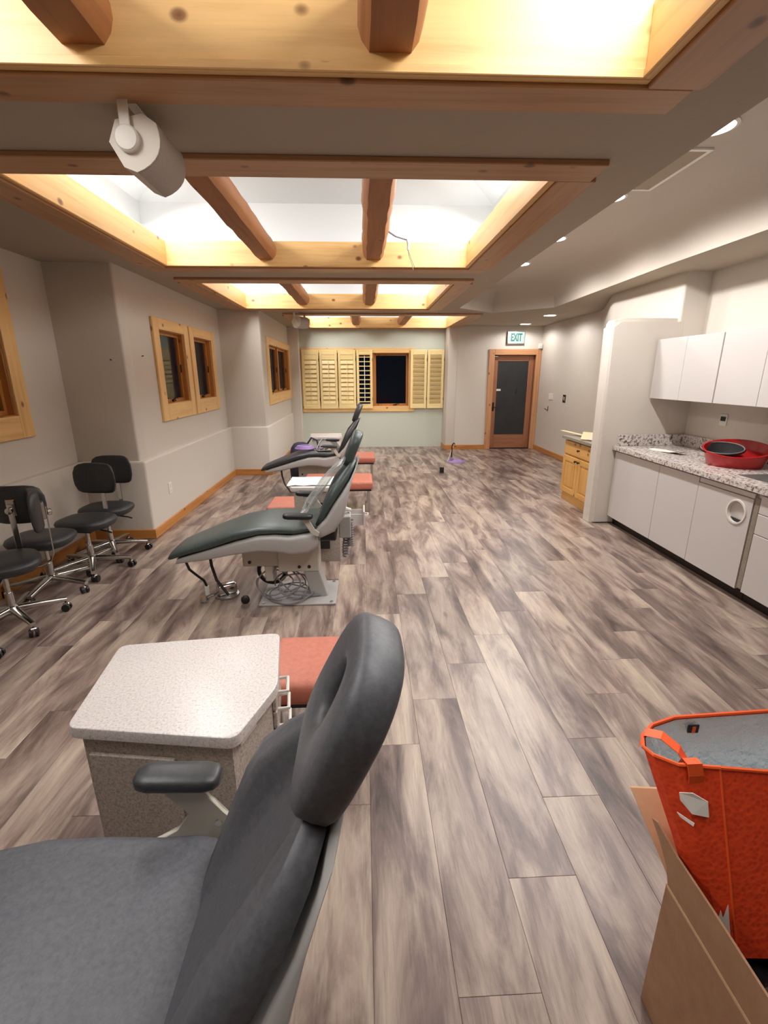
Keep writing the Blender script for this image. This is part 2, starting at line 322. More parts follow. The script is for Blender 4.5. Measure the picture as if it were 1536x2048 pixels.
# right wall, bending inwards to the pillar
pl = [(3.68, 10.2), (3.68, 7.7), (3.62, 7.45), (3.12, 6.25), (3.08, 6.1), (3.082, 4.85), (3.5, 4.85), (3.95, 6.2), (3.95, 10.2)]
struct('wall_right', prism(B(), pl, 2, -.02, CEIL), WALL, smooth=True)
struct('wall_right', box(B(), 3.08, 3.6, 4.763, 4.90, -.02, CEIL+.02, .02, 3), WALL, smooth=True)
bm = B(); prof = [(2.44, -.02), (3.12, -.02), (3.12, 2.075), (2.50, 2.075), (2.463, 2.06), (2.445, 2.03), (2.44, 1.99)]
prism(bm, prof, 1, 4.76, 4.97); bmesh.ops.bevel(bm, geom=[e for e in bm.edges if e.calc_length() < 3 and abs(e.verts[0].co.y-e.verts[1].co.y) < .01 and min(e.verts[0].co.x, e.verts[1].co.x) < 2.51 or (abs(e.verts[0].co.z-2.075) < .001 and abs(e.verts[1].co.z-2.075) < .001)], offset=.035, segments=4, affect='EDGES')
struct('wall_right', bm, WALL, smooth=True)
struct('wall_right', box(B(), 3.33, 3.45, -2.6, 4.8, -.02, CEIL+.02), WALL)
struct('wall_rear', box(B(), -2.9, 3.6, -2.7, -2.6, -.02, CEIL+.4), WALL)
# baseboards
BH = .095
def base(name, a): o = bx(name, a, OAK[0] if a[1]-a[0] > a[3]-a[2] else OAK[1], None, .004); o['kind'] = 'structure'; return o
base('baseboard_left', (-2.66, -2.642, -2.5, 4.49, 0, BH)); base('baseboard_left', (-2.66, -2.062, 4.492, 4.51, 0, BH)); base('baseboard_left', (-2.08, -2.062, 4.51, 7.55, 0, BH))
base('baseboard_left', (-2.08, -1.482, 7.552, 7.57, 0, BH)); base('baseboard_left', (-1.5, -1.482, 7.57, 10.33, 0, BH))
base('baseboard_back', (1.73, 2.59, 10.022, 10.04, 0, BH)); base('baseboard_back', (1.732, 1.75, 10.04, 10.49, 0, BH)); base('baseboard_right', (3.662, 3.68, 7.7, 10.03, 0, BH))
# ------------------------------------------------------------------ windows
wn = [0]
def window(fx, y0, y1, z0, z1, dirx=1, mull=0, tw=.13, tb=.165, tt=.1, rev=.075):
    """casement(s) in a wall facing +x at x=fx; y0..z1 is the clear opening"""
    wn[0] += 1; t = empty('window_%d' % wn[0], (fx, (y0+y1)/2, z0), kind='structure'); off = Vector(t.location)
    def p(name, a, m, parent=t, bev=.004):
        o = bx(name, a, m, None, bev); o.data.transform(Matrix.Translation(-off)); o.parent = parent; return o
    th = .028; e = .012
    p('casing', (fx, fx+th, y0-tw, y0+e, z0-tb, z1+tt), PINE[2]); p('casing', (fx, fx+th, y1-e, y1+tw, z0-tb, z1+tt), PINE[2])
    p('casing', (fx, fx+th, y0+e, y1-e, z1-e, z1+tt), PINE[1]); p('casing', (fx, fx+th, y0+e, y1-e, z0-tb, z0+e), PINE[1])
    p('jamb', (fx-rev, fx+.002, y0, y0+.02, z0, z1), OAK[2]); p('jamb', (fx-rev, fx+.002, y1-.02, y1, z0, z1), OAK[2])
    p('jamb', (fx-rev, fx+.002, y0+.02, y1-.02, z1-.02, z1), OAK[1]); p('window_sill', (fx-rev, fx+.002, y0+.02, y1-.02, z0, z0+.02), OAK[1])
    parts = [(y0+.02, y1-.02)] if not mull else [(y0+.02, (y0+y1)/2-.04), ((y0+y1)/2+.04, y1-.02)]
    if mull: p('mullion', (fx-rev, fx-.02, (y0+y1)/2-.04, (y0+y1)/2+.04, z0+.02, z1-.02), OAK[2])
    for a, b in parts:
        s = .032; x0, x1 = fx-rev-.01, fx-rev+.025; bm = B()
        for q in ((a, a+s, z0+.02, z1-.02), (b-s, b, z0+.02, z1-.02), (a+s, b-s, z1-.02-s, z1-.02), (a+s, b-s, z0+.02, z0+.02+s)): box(bm, x0, x1, *q)
        o = obj('sash', bm, OAK[2]); o.data.transform(Matrix.Translation(-off)); o.parent = t
        p('pane', (x0+.012, x0+.018, a+s-.003, b-s+.003, z0+.017+s, z1-.017-s), GLASS, o, 0)
        bm = B(); ym = (a+b)/2; box(bm, x1, x1+.02, ym-.05, ym+.03, z0+.02, z0+.045, .004); tube(bm, [(x1+.015, ym-.03, z0+.045), (x1+.03, ym, z0+.06), (x1+.03, ym+.05, z0+.05)], .007, 6)
        o = obj('crank', bm, BRONZE, None, True); o.data.transform(Matrix.Translation(-off)); o.parent = t
        bm = B(); box(bm, x1, x1+.012, b-.03, b-.012, (z0+z1)/2-.05, (z0+z1)/2+.04, .003); o = obj('latch', bm, BRONZE); o.data.transform(Matrix.Translation(-off)); o.parent = t
    return t
window(-2.72, 2.98, 3.88, 1.245, 2.28); window(-2.14, 5.315, 6.06, 1.245, 2.03); window(-2.14, 6.365, 7.1, 1.245, 2.03); window(-1.53, 8.10, 10.2, 1.245, 2.04, mull=1)
# back window with its casing, three lights
wn[0] += 1; t = empty('window_%d' % wn[0], (0, 10.5, 1.4), kind='structure')
def pb(name, a, m, parent=t, bev=.004):
    o = bx(name, a, m, None, bev); o.data.transform(Matrix.Translation(-Vector(t.location))); o.parent = parent; return o
pb('casing', (-1.30, -1.16, 10.472, 10.5, .775, 2.09), PINE[2]); pb('casing', (.99, 1.12, 10.472, 10.5, .775, 2.09), PINE[2]); pb('casing', (-1.16, .99, 10.472, 10.5, 1.99, 2.09), PINE[0]); pb('casing', (-1.16, .99, 10.472, 10.5, .775, .89), PINE[0])
pb('jamb', (-1.17, -1.15, 10.5, 10.62, .88, 2.0), OAK[2]); pb('jamb', (.98, 1.0, 10.5, 10.62, .88, 2.0), OAK[2]); pb('jamb', (-1.15, .98, 10.5, 10.62, 1.98, 2.0), OAK[0]); pb('window_sill', (-1.15, .98, 10.5, 10.62, .88, .9), OAK[0])
for xm in (-.5, .225): pb('mullion', (xm-.025, xm+.025, 10.5, 10.61, .9, 1.98), OAK[2])
for a, b in ((-1.15, -.525), (-.475, .2), (.25, .98)):
    bm = B(); s = .04
    for q in ((a, a+s, .9, 1.98), (b-s, b, .9, 1.98), (a+s, b-s, 1.98-s, 1.98), (a+s, b-s, .9, .9+s)): box(bm, q[0], q[1], 10.58, 10.61, q[2], q[3])
    o = obj('sash', bm, OAK[2]); o.data.transform(Matrix.Translation(-Vector(t.location))); o.parent = t
    pb('pane', (a+s-.002, b-s+.002, 10.592, 10.598, .9+s-.002, 1.98-s+.002), GLASS, o, 0)
bm = B(); box(bm, .66, .74, 10.55, 10.58, .9, .925, .004); tube(bm, [(.70, 10.56, .92), (.74, 10.54, .935), (.80, 10.54, .93)], .008, 6); o = obj('crank', bm, BRONZE, None, True); o.data.transform(Matrix.Translation(-Vector(t.location))); o.parent = t
# shutters
SH = [(-1.28, -.92, .0, 0, 'outer shutter panel of closed pine slats beside the left window corner'),
      (-.91, -.53, .0, 0, 'second closed pine shutter panel from the left, slats glinting'),
      (-.52, -.14, .0, 0, 'third closed pine shutter panel from the left, next to the open-slatted one'),
      (-.13, .215, .0, 1, 'pine shutter panel with slats tilted open, bare dark glass beyond'),
      (1.02, 1.375, .0, 2, 'folded-back pine shutter panel just right of the bare black glass'),
      (1.385, 1.74, .0, 2, 'pine shutter panel farthest from the bare glass, against the wall corner')]
for k, (a, b, _, mode, lab) in enumerate(SH):
    z0, z1 = .845, 2.055; yb = 10.468 if k < 4 else 10.452
    if k == 5: yb = 10.445
    t = empty('shutter_panel', ((a+b)/2, yb, z0), 0, lab, 'shutter', 'pine shutters on the back window')
    hw = (b-a)/2-.004; H_ = z1-z0; s = .052; dpt = .026
    for q in (-1, 1): bx('stile', (min(q*hw, q*(hw-s)), max(q*hw, q*(hw-s)), -dpt, 0, 0, H_), SHUT[2], t, .003)
    bx('rail', (-hw+s, hw-s, -dpt, 0, 0, .10), SHUT[0], t, .003); bx('rail', (-hw+s, hw-s, -dpt, 0, H_-.10, H_), SHUT[0], t, .003)
    if mode == 0: bx('rail', (-hw+s, hw-s, -dpt+.004, -.004, H_-.20, H_-.10), SHUT[0], t, .003)
    top = H_-.10-(.10 if mode == 0 else 0); n = 10 if mode == 0 else 11; pitch = (top-.10)/n; ang = {0: 72, 1: 12, 2: 58}[mode]
    for j in range(n):
        bm = B(); lw = .047 if mode != 1 else .04
        loft(bm, [se(Vector((x, 0, 0)), Vector((0, lw, 0)), Vector((0, 0, .0055)), 2.2, 10) for x in (-hw+s+.002, hw-s-.002)])
        o = obj('louver', bm, SHUT[0], t, True); o.location = (0, -.013, .10+pitch*(j+.5)); o.rotation_euler = (math.radians(ang if mode != 2 else -ang), 0, 0)
    if mode != 2: bx('tilt_rod', (-.006, .006, -.066, -.05, .14, top-.02), SHUT[2] if mode == 0 else PAPER, t)
    for zz in (.2, H_-.2): bx('hinge', (hw-.004, hw+.004, -.03, -.004, zz-.03, zz+.03), BRONZE, t)
# ------------------------------------------------------------------ door
door = empty('door_1', (3.14, 10.04, 0), kind='structure'); off = Vector(door.location)
def pd(name, a, m, parent=door, bev=.004):
    o = bx(name, a, m, None, bev); o.data.transform(Matrix.Translation(-off)); o.parent = parent; return o
DP = [wood('casing_fir_%s' % 'xyz'[i], i, rgb(196, 144, 102), rgb(176, 122, 82), P3) for i in range(3)]
pd('casing', (2.59, 2.71, 10.01, 10.04, 0, 2.045), DP[2]); pd('casing', (3.57, 3.675, 10.01, 10.04, 0, 2.045), DP[2]); pd('casing', (2.71, 3.57, 10.01, 10.04, 1.93, 2.045), DP[0])
pd('jamb', (2.69, 2.71, 10.04, 10.18, 0, 1.95), DOORW[2]); pd('jamb', (3.57, 3.60, 10.04, 10.18, 0, 1.95), DOORW[2]); pd('jamb', (2.71, 3.57, 10.04, 10.18, 1.93, 1.955), DOORW[0])
dy = 10.10
pd('stile', (2.715, 2.81, dy, dy+.045, .015, 1.925), DOORW[2]); pd('stile', (3.455, 3.565, dy, dy+.045, .015, 1.925), DOORW[2]); pd('rail', (2.81, 3.455, dy, dy+.045, 1.81, 1.925), DOORW[0]); pd('rail', (2.81, 3.455, dy, dy+.045, .015, .30), DOORW[0])
pd('glass_panel', (2.808, 3.457, dy+.015, dy+.028, .295, 1.812), DGLASS, bev=0)
hd = bm = B(); box(bm, 2.735, 2.775, dy-.008, dy, .80, .98, .003); tube(bm, [(2.755, dy-.008, .88), (2.755, dy-.055, .88), (2.85, dy-.06, .88)], .009, 8)
o = obj('handle', bm, BRONZE, None, True); o.data.transform(Matrix.Translation(-off)); o.parent = door
pd('door_sticker', (2.79, 2.90, dy+.005, dy+.014, 1.215, 1.255), WPLAS, bev=0)
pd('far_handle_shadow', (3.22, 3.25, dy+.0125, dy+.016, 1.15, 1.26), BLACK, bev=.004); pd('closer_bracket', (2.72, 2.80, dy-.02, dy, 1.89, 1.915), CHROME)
pd('threshold', (2.71, 3.57, 10.04, 10.17, 0, .012), BLACK)
bm = B(); box(bm, 2.6, 3.75, 10.19, 10.21, -.02, 2.2); struct('wall_back', bm, DARK)
# exit sign
sg = empty('exit_sign', (3.12, 10.04, 2.26), 0, 'lit white exit sign with green letters above the wooden door', 'sign')
bx('housing', (-.18, .18, -.05, 0, -.122, .122), STEEL, sg, .006); bx('face', (-.165, .165, -.056, -.05, -.108, .108), EXITP, sg)
def text(name, s, size, m, parent, loc, rot, sx=1.0, ext=.002):
    cu = bpy.data.curves.new(name, 'FONT'); cu.body = s; cu.size = size; cu.align_x = 'CENTER'; cu.align_y = 'CENTER'; cu.extrude = ext; cu.offset = .007
    o = bpy.data.objects.new(name, cu); C.objects.link(o); dg = bpy.context.evaluated_depsgraph_get(); me = bpy.data.meshes.new_from_object(o.evaluated_get(dg)); bpy.data.objects.remove(o)
    me.materials.clear(); me.materials.append(m); o = bpy.data.objects.new(name, me); C.objects.link(o); o.parent = parent; o.location = loc; o.rotation_euler = rot; o.scale = (sx, 1, 1); return o
text('lettering', 'EXIT', .20, EXITG, sg, (.0, -.0585, 0), (PI/2, 0, 0), .56)
for q in (-1, 1): bx('chevron', (q*.148-.006, q*.148+.006, -.058, -.056, -.02, .02), emit('exit_chevron_tint', (.45, .9, .8, 1), .8), sg)
# small wall fittings
def fit(name, lab, cat, a, m, extra=None, grp=None):
    o = bx(name, a, m, None, .004); tag(o, lab, cat, grp); ctr = Vector(((a[0]+a[1])/2, (a[2]+a[3])/2, (a[4]+a[5])/2)); o.data.transform(Matrix.Translation(-ctr)); o.location = ctr
    for q in (extra or []):
        c = bx(q[0], q[1], q[2], None, .001); c.data.transform(Matrix.Translation(-ctr)); c.parent = o
    return o
fit('motion_sensor', 'small white motion sensor in the corner beside the exit sign', 'sensor', (3.60, 3.67, 9.965, 10.04, 2.05, 2.15), WPLAS, [('lens', (3.615, 3.655, 9.96, 9.966, 2.07, 2.10), SPK)])
fit('switch_plate', 'beige triple light switch plate by the wooden door', 'switch', (3.672, 3.68, 9.20, 9.42, 1.07, 1.19), WPLAS, [('toggle', (3.667, 3.673, 9.24+.055*i, 9.25+.055*i, 1.115, 1.145), SPK) for i in range(3)])
fit('open_outlet_box', 'open black electrical box with bare wires beyond the switch plate', 'outlet', (3.674, 3.68, 8.62, 8.74, 1.05, 1.19), BLACK, [('wire', (3.668, 3.675, 8.655+.03*i, 8.667+.03*i, 1.08+.02*i, 1.15+.01*i), CREAM) for i in range(2)])
o = obj('wall_hook', tube(B(), [(0, 0, .05), (0, 0, -.03), (-.0, .10, -.02), (-.03, .10, .0)], .006, 6), BRONZE, None, True); o.location = (3.672, 9.4, .89); tag(o, 'small dark wire hook sticking out of the wall under the switch plate', 'hook')
fit('wall_outlet', 'cream wall outlet low on the wall below the pair of windows', 'outlet', (-2.08, -2.072, 4.96, 5.04, .34, .46), WPLAS, [('socket', (-2.073, -2.069, 4.98, 5.02, .41, .44), SPK), ('socket', (-2.073, -2.069, 4.98, 5.02, .36, .39), SPK)])
fit('counter_outlet', 'outlet with one open black socket on the wall over the granite splash', 'outlet', (3.322, 3.33, 4.22, 4.31, 1.09, 1.20), WPLAS, [('socket', (3.317, 3.323, 4.235, 4.295, 1.135, 1.175), BLACK)])
for k, (p, lab) in enumerate([((-2.14, 4.90, 1.735), 'small dark nail in the wall between pier corner and first window'), ((-2.26, 4.55, 1.69), 'small dark nail on the pier face turned to the stools')]):
    bm = B(); d = Vector((.02, 0, .004)) if k == 0 else Vector((0, -.02, .004)); tube(bm, [Vector((0, 0, 0))-d*.3, d], .005, 6); o = obj('wall_nail', bm, BRONZE); o.location = p; tag(o, lab, 'nail')
# ------------------------------------------------------------------ downlights, vent
DL = [((1.885, 2.88, CEIL+.33), 'nearest recessed downlight in the raised tray, past the vent'), ((1.86, 3.92, CEIL+.33), 'second recessed downlight of the tray, at the far end of the vent'), ((1.88, 5.02, CEIL+.33), 'third recessed downlight of the tray row'), ((1.90, 6.10, CEIL+.33), 'last recessed downlight inside the tray'),
      ((3.09, 8.19, CEIL), 'recessed downlight in the flat ceiling before the door'), ((3.15, 9.58, CEIL), 'recessed downlight right above the exit sign')]
for p, lab in DL:
    t = empty('downlight', p, 0, lab, 'light', 'recessed downlights'); lathe(bm := B(), [(.094, 0), (.112, 0), (.112, -.006), (.094, -.010)], close=True); obj('trim_ring', bm, WPLAS, t, True)
    lathe(bm := B(), [(.095, -.001), (.095, -.006)]); obj('lens', bm, LAMP, t)
    l = bpy.data.lights.new('lamp', 'SPOT'); l.energy = SPOT_W if p[2] > CEIL+.1 else SPOT_W*.36; l.spot_size = math.radians(172); l.spot_blend = .35; l.shadow_soft_size = .06; l.color = (1, .975, .955)
    o = bpy.data.objects.new('lamp', l); C.objects.link(o); o.parent = t; o.location = (0, 0, -.03)
v = empty('ceiling_vent', (1.86, 3.44, CEIL+.33), 0, 'long flat return-air grille in the raised tray between the first two downlights', 'vent')
bm = B()
for q in ((-.2, -.175, -.32, .32), (.175, .2, -.32, .32), (-.175, .175, -.32, -.295), (-.175, .175, .295, .32)): box(bm, *q, -.012, -.001)
obj('frame', bm, WPLAS, v); bx('backing', (-.175, .175, -.295, .295, -.004, -.001), BRONZE, v)
for k in range(16): o = bx('slat', (-.012, .012, -.295, .295, -.001, .001), CEILM, v); o.location = (-.165+.022*k, 0, -.008); o.rotation_euler = (0, .25, 0)
# ------------------------------------------------------------------ speakers on ceiling brackets
prof = [(-.705, 2.40), (-.688, 2.335), (-.725, 2.27), (-.79, 2.252), (-.832, 2.267), (-.873, 2.343), (-.843, 2.409), (-.748, 2.428)]
KX, KZ = -.806, 2.35
def speaker(lab):
    t = empty('ceiling_speaker', (KX, 2.105, CEIL), 0, lab, 'speaker', 'white speakers hung from the ceiling')
    T = lambda x, z: (x-KX, z-CEIL)
    fa, fb, fc = Vector((-.705, 2.40)), Vector((-.672, 2.292)), Vector((-.79, 2.252)); arc = [fa*(1-k)**2+fb*2*k*(1-k)+fc*k*k for k in [j/8 for j in range(9)]]
    body = [T(*p) for p in arc]+[T(*p) for p in prof[4:]]; bm = prism(B(), body, 1, -.125, .125); obj('cabinet', bm, SPK, t, True, 35)
    g = [Vector(T(*p)) for p in arc]; gi = [p+Vector((-.02, .012)) for p in g[::-1]]; go = [p+Vector((.0022, -.0013)) for p in g]
    bm = prism(B(), [tuple(p) for p in go+gi], 1, -.118, .118); obj('grille', bm, GRILLE, t, True, 60)
    kx, kz = T(KX, KZ); bm = B()
    for q in (-1, 1):
        box(bm, kx-.018, kx+.018, q*.137-.003, q*.137+.003, kz-.02, 0, .002)
    box(bm, kx-.018, kx+.018, -.14, .14, -.006, 0, .002); obj('bracket', bm, WPLAS, t)
    for q in (-1, 1):
        bm = lathe(B(), [(.042, -.011), (.042, .004), (.036, .010), (.02, .011)], n=20); o = obj('knob', bm, WPLAS, t, True); o.location = (kx, q*.135, kz); o.rotation_euler = (-q*PI/2, 0, 0)
    return t
s1 = speaker('large white speaker with grey grille hung from the ceiling nearest the camera')
s2 = copy_tree(s1); s2.location = (-.98, 8.0, CEIL); s2['label'] = 'small far-off white speaker on the ceiling before the shuttered window'
s2.rotation_euler = (0, 0, -.5)
# dangling lamp wire in the second recess
t = empty('dangling_wire', (.19, 4.1, 2.62), 0, 'grey cut-off lamp cable dangling from the log beam of the second skylight', 'cable')
bm = tube(B(), [(0, 0, .05), (.03, .05, .015), (.09, .12, .0), (.15, .18, .0), (.19, .2, -.005)], .008, 8); obj('conduit', bm, HOSE, t, True)
bm = tube(B(), [(.19, .2, -.0), (.205, .205, -.03), (.2, .205, -.08)], [.01, .016, .01], 8); obj('connector', bm, WPLAS, t, True)
for k in range(2): bm = tube(B(), [(.2, .205, -.08), (.21+.01*k, .205, -.13), (.235+.012*k, .21, -.19), (.245+.015*k, .21, -.23+.02*k)], .0028, 6); obj('wire', bm, HOSE, t, True)
# ------------------------------------------------------------------ patient chairs
def chair_back_cushion(bm):
    """backrest pad: front surface hollow in the middle, wings bulging at the sides"""
    st = [((-.305, .57), (-.335, .60), .20), ((-.258, .655), (-.295, .685), .245), ((-.207, .74), (-.253, .77), .255), ((-.155, .815), (-.208, .855), .238), ((-.10, .895), (-.152, .935), .195), ((-.066, .962), (-.115, .985), .155), ((-.05, 1.0), (-.09, 1.015), .11)]
    rings = []
    for i, (b, f, hw) in enumerate(st):
        b, f = Vector((b[0], 0, b[1])), Vector((f[0], 0, f[1])); d = f-b; wing = (.1, .7, 1, 1, .75, .3, 0)[i]; ring = []; n = 29
        for j in range(n):
            y = -1+2*j/(n-1); k = abs(y); core = .75-.45*min(1, wing*1.2); lobe = max(0, min(1, (k-.42)/.22)); lobe = lobe*lobe*(3-2*lobe); dep = core+(.95+.1*wing-core)*lobe*(.55+.45*wing) if k < .93 else (.35+.25*wing)
            ring.append(b+d*dep+Vector((0, y*hw, 0)))
        for j in range(n):
            y = 1-2*j/(n-1); ring.append(b+d*(.02+.10*abs(y)**6)+Vector((0, y*hw*.97, 0)))
        rings.append(ring)
    c0 = [sum(rings[0], Vector())/len(rings[0])*.5+p*.5 for p in rings[0]]; c1 = [sum(rings[-1], Vector())/len(rings[-1])*.5+p*.5 for p in rings[-1]]
    return loft(bm, [c0]+rings+[c1])
def make_chair(y, seatm, padm, label, ext=0, tilt=0):
    t = empty('dental_chair', (0, y, 0), 0, label, 'dental chair', 'dental chairs in a row')
    sh = [((-1.285, .325), (-1.275, .365), .19), ((-1.18, .345), (-1.17, .40), .215), ((-1.066, .362), (-1.058, .436), .23), ((-.865, .404), (-.857, .50), .25), ((-.70, .425), (-.707, .542), .262), ((-.585, .418), (-.600, .547), .268), ((-.48, .398), (-.505, .538), .27), ((-.38, .412), (-.41, .552), .27), ((-.325, .445), (-.34, .56), .262), ((-.305, .48), (-.318, .545), .25)]
    obj('seat_shell', slab(B(), sh, 7, 28, .8), SHELL, t, True, 50)
    cu = [((-1.335, .345), (-1.345, .372), .165), ((-1.30, .355), (-1.325, .40), .195), ((-1.19, .395), (-1.21, .448), .215), ((-1.05, .43), (-1.07, .505), .23), ((-.86, .495), (-.87, .575), .245), ((-.70, .535), (-.70, .605), .25), ((-.58, .54), (-.57, .605), .25), ((-.47, .535), (-.45, .595), .25), ((-.38, .55), (-.37, .60), .245), ((-.345, .56), (-.33, .597), .235), ((-.325, .565), (-.312, .592), .225)]
    obj('seat_cushion', slab(B(), cu, 3.6, 28, .6), seatm, t, True, 60)
    bs = [((-.345, .525), (-.352, .56), .235), ((-.285, .517), (-.31, .595), .262), ((-.20, .555), (-.255, .665), .268), ((-.135, .655), (-.205, .75), .265), ((-.105, .79), (-.15, .82), .238), ((-.073, .91), (-.093, .90), .188), ((-.042, .985), (-.062, .965), .145), ((-.03, 1.02), (-.048, 1.01), .10)]
    obj('back_shell', slab(B(), bs, 6, 28, .8), SHELL, t, True, 50)
    obj('back_cushion', chair_back_cushion(B()), padm, t, True, 70)
    # headrest: padded ring with a slot
    hb, ht = Vector((-.098, 0, .965)), Vector((-.012, 0, 1.175)); up = (ht-hb); hl = up.length/2; up.normalize(); hb = hb+up*ext+Vector((ext*.9, 0, 0)); up = Vector((math.sin(math.asin(up.x)+tilt), 0, math.cos(math.asin(up.x)+tilt))); ht = hb+up*hl*2; nr = Vector((-up.z, 0, up.x)); ctr = (hb+ht)/2+nr*.022; bm = B(); rings = []
    nu, nv = 44, 20
    for a in range(nu):
        th = 2*PI*a/nu; ca, sa = math.cos(th), math.sin(th); e = 3.0; oy = math.copysign(abs(ca)**(2/e), ca)*.125*(1-.12*sa); os_ = math.copysign(abs(sa)**(2/e), sa)*(hl+.012)
        iy = math.copysign(abs(ca)**(2/2.6), ca)*.026; is_ = math.copysign(abs(sa)**(2/2.6), sa)*.045+.012; ring = []
        for b in range(nv):
            ph = 2*PI*b/nv; cc = math.cos(ph); r = (math.copysign(abs(cc)**.6, cc)+1)/2; yy = iy+(oy-iy)*r; ss = is_+(os_-is_)*r; thk = .035*math.copysign(abs(math.sin(ph))**.5, math.sin(ph)); ring.append(ctr+Vector((0, yy, 0))+up*ss+nr*(thk+.10*(yy*yy)*4*.5))
        rings.append(ring)
    loft(bm, rings, closed=True); obj('headrest', bm, padm, t, True, 70)
    bm = B(); tube(bm, [hb+up*.05-nr*.03, hb-up*(.03+ext)-nr*.022], .014, 8); obj('headrest_post', bm, BLACK, t, True)
    for q in (-1, 1):
        yq = q*.30; bm = loft(B(), [se(Vector((x, yq, .688-.06*(x+.42)*.6)), Vector((0, .036*k, 0)), Vector((0, 0, .019*k)), 3, 16) for x, k in ((-.522, .55), (-.512, .85), (-.49, 1), (-.37, 1), (-.345, .85), (-.335, .55))])
        a = obj('armrest', bm, BLACK if padm is GREENV else LEATHER, t, True, 60)
        poly = [(-.47, .672), (-.375, .668), (-.335, .60), (-.31, .575), (-.33, .50), (-.40, .488), (-.50, .522), (-.44, .55), (-.405, .60)]
        if q < 0: poly = [(-.41, .672), (-.365, .668), (-.325, .59), (-.295, .575), (-.305, .545), (-.345, .56)]
        bm = prism(B(), poly, 1, yq-q*.012-.007, yq-q*.012+.007); bmesh.ops.bevel(bm, geom=bm.edges[:], offset=.003, segments=1, affect='EDGES'); obj('armrest_support', bm, CREAM, a)
        if q < 0: continue
        for (x, z) in ((-.395, .505), (-.355, .51), (-.345, .575)): obj('bolt', tube(B(), [(x, yq-.024, z), (x, yq+.006, z)], .008, 8), STEEL, a)
    bp = bx('base_plate', (-.752, -.212, -.195, .195, 0, .014), SHELL, t, .003)
    for x in (-.72, -.48, -.245):
        for yy in (-.17, .17): o = obj('bolt', lathe(B(), [(.012, 0), (.012, .008)], n=6), STEEL, bp); o.location = (x, yy, .012)
    bm = prism(B(), [(-.395, .01), (-.275, .01), (-.36, .30), (-.46, .30)], 1, -.075, .075); bmesh.ops.bevel(bm, geom=bm.edges[:], offset=.006, segments=1, affect='EDGES'); obj('column', bm, SHELL, t)
    bm = B(); box(bm, -.62, -.33, -.085, .085, .21, .42, .008); box(bm, -.87, -.60, -.07, .07, .25, .42, .008); lf = obj('lift_frame', bm, CREAM, t)
    for x, z in ((-.40, .25), (-.47, .25), (-.82, .285)): o = obj('pivot_hole', tube(B(), [(0, -.004, 0), (0, .004, 0)], .012, 10), BLACK, lf); o.location = (x, -.086 if x > -.6 else -.071, z)
    bm = B(); box(bm, -.72, -.66, -.06, .06, .13, .25, .006); obj('motor_box', bm, CREAM, t)
    bm = tube(B(), [(-1.10, -.05, .36), (-1.09, -.06, .26), (-1.06, -.08, .16), (-1.0, -.10, .08), (-.98, -.10, .05)], .011, 8); obj('hose', bm, BLACK, t, True)
    bx('back_hinge', (-.33, -.20, -.12, .12, .45, .53), BLACK, t, .01)
    return t
c1 = make_chair(.57, FABRIC, FABRIC, 'nearest dental chair, charcoal upholstery, seat cropped by the bottom of the frame', .03, .07)
c2 = make_chair(3.2, GREENV, GREENV, 'middle dental chair, black cushions, clear plastic over its backrest')
c3 = make_chair(6.25, LEATHER, LEATHER, 'farthest dental chair with a lilac coil lying on its seat')
# extras that belong to the middle chair
bm = B()
rnd = random.Random(11)
for k in range(6):
    R_ = rnd.uniform(.085, .13); cx, cy2, cz = -.66+.035*k, -.05+rnd.uniform(-.03, .05), .03+R_*.8; tl = rnd.uniform(.2, 1.1); ps_ = rnd.uniform(0, 6); sq = rnd.uniform(1.0, 1.5)
    if k in (2, 5): tl = 1.45; cz = .04; R_ *= 1.25; cx = -.55
    tube(bm, [(cx+R_*sq*math.cos(a), cy2+R_*math.sin(a)*math.sin(tl)+.015*math.sin(3*a+ps_), max(.021, cz+R_*math.sin(a)*math.cos(tl)+.01*math.sin(2*a+ps_))) for a in [2*PI*j/26*.93+ps_ for j in range(27)]], .0055, 6)
tube(bm, [(-.62, -.03, .27), (-.66, -.06, .2), (-.60, -.08, .12), (-.52, -.08, .035), (-.42, -.1, .03), (-.33, -.08, .022)], .0055, 6)
obj('air_hose', bm, HOSE, c2, True)
bm = tube(B(), [(-.70+.10*math.cos(a), .10, .15+.10*math.sin(a)) for a in [2*PI*j/20 for j in range(21)]], .016, 8); obj('hose_coil', bm, BLACK, c2, True)
hb = bx('handpiece_holder', (-.185, -.10, -.03, .10, .44, .60), SHELL, c2, .006)
bm = B(); pts = [(-.135+.022*math.cos(j*.9)+.01*math.sin(j*.05), .06+.022*math.sin(j*.9), .60-.33*j/110) for j in range(111)]; tube(bm, pts, .0065, 6); obj('coiled_cord', bm, HOSE, c2, True)
bm = B(); pts = [(-.105+.018*math.cos(j*.9), .02+.018*math.sin(j*.9), .56-.20*j/80) for j in range(81)]; tube(bm, pts, .0065, 6); obj('coiled_cord', bm, HOSE, c2, True)
bm = tube(B(), [(-.17, .05, .62), (-.14, .05, .635), (-.10, .05, .625)], [.012, .018, .012], 8); obj('cord_hook', bm, WPLAS, c2, True)
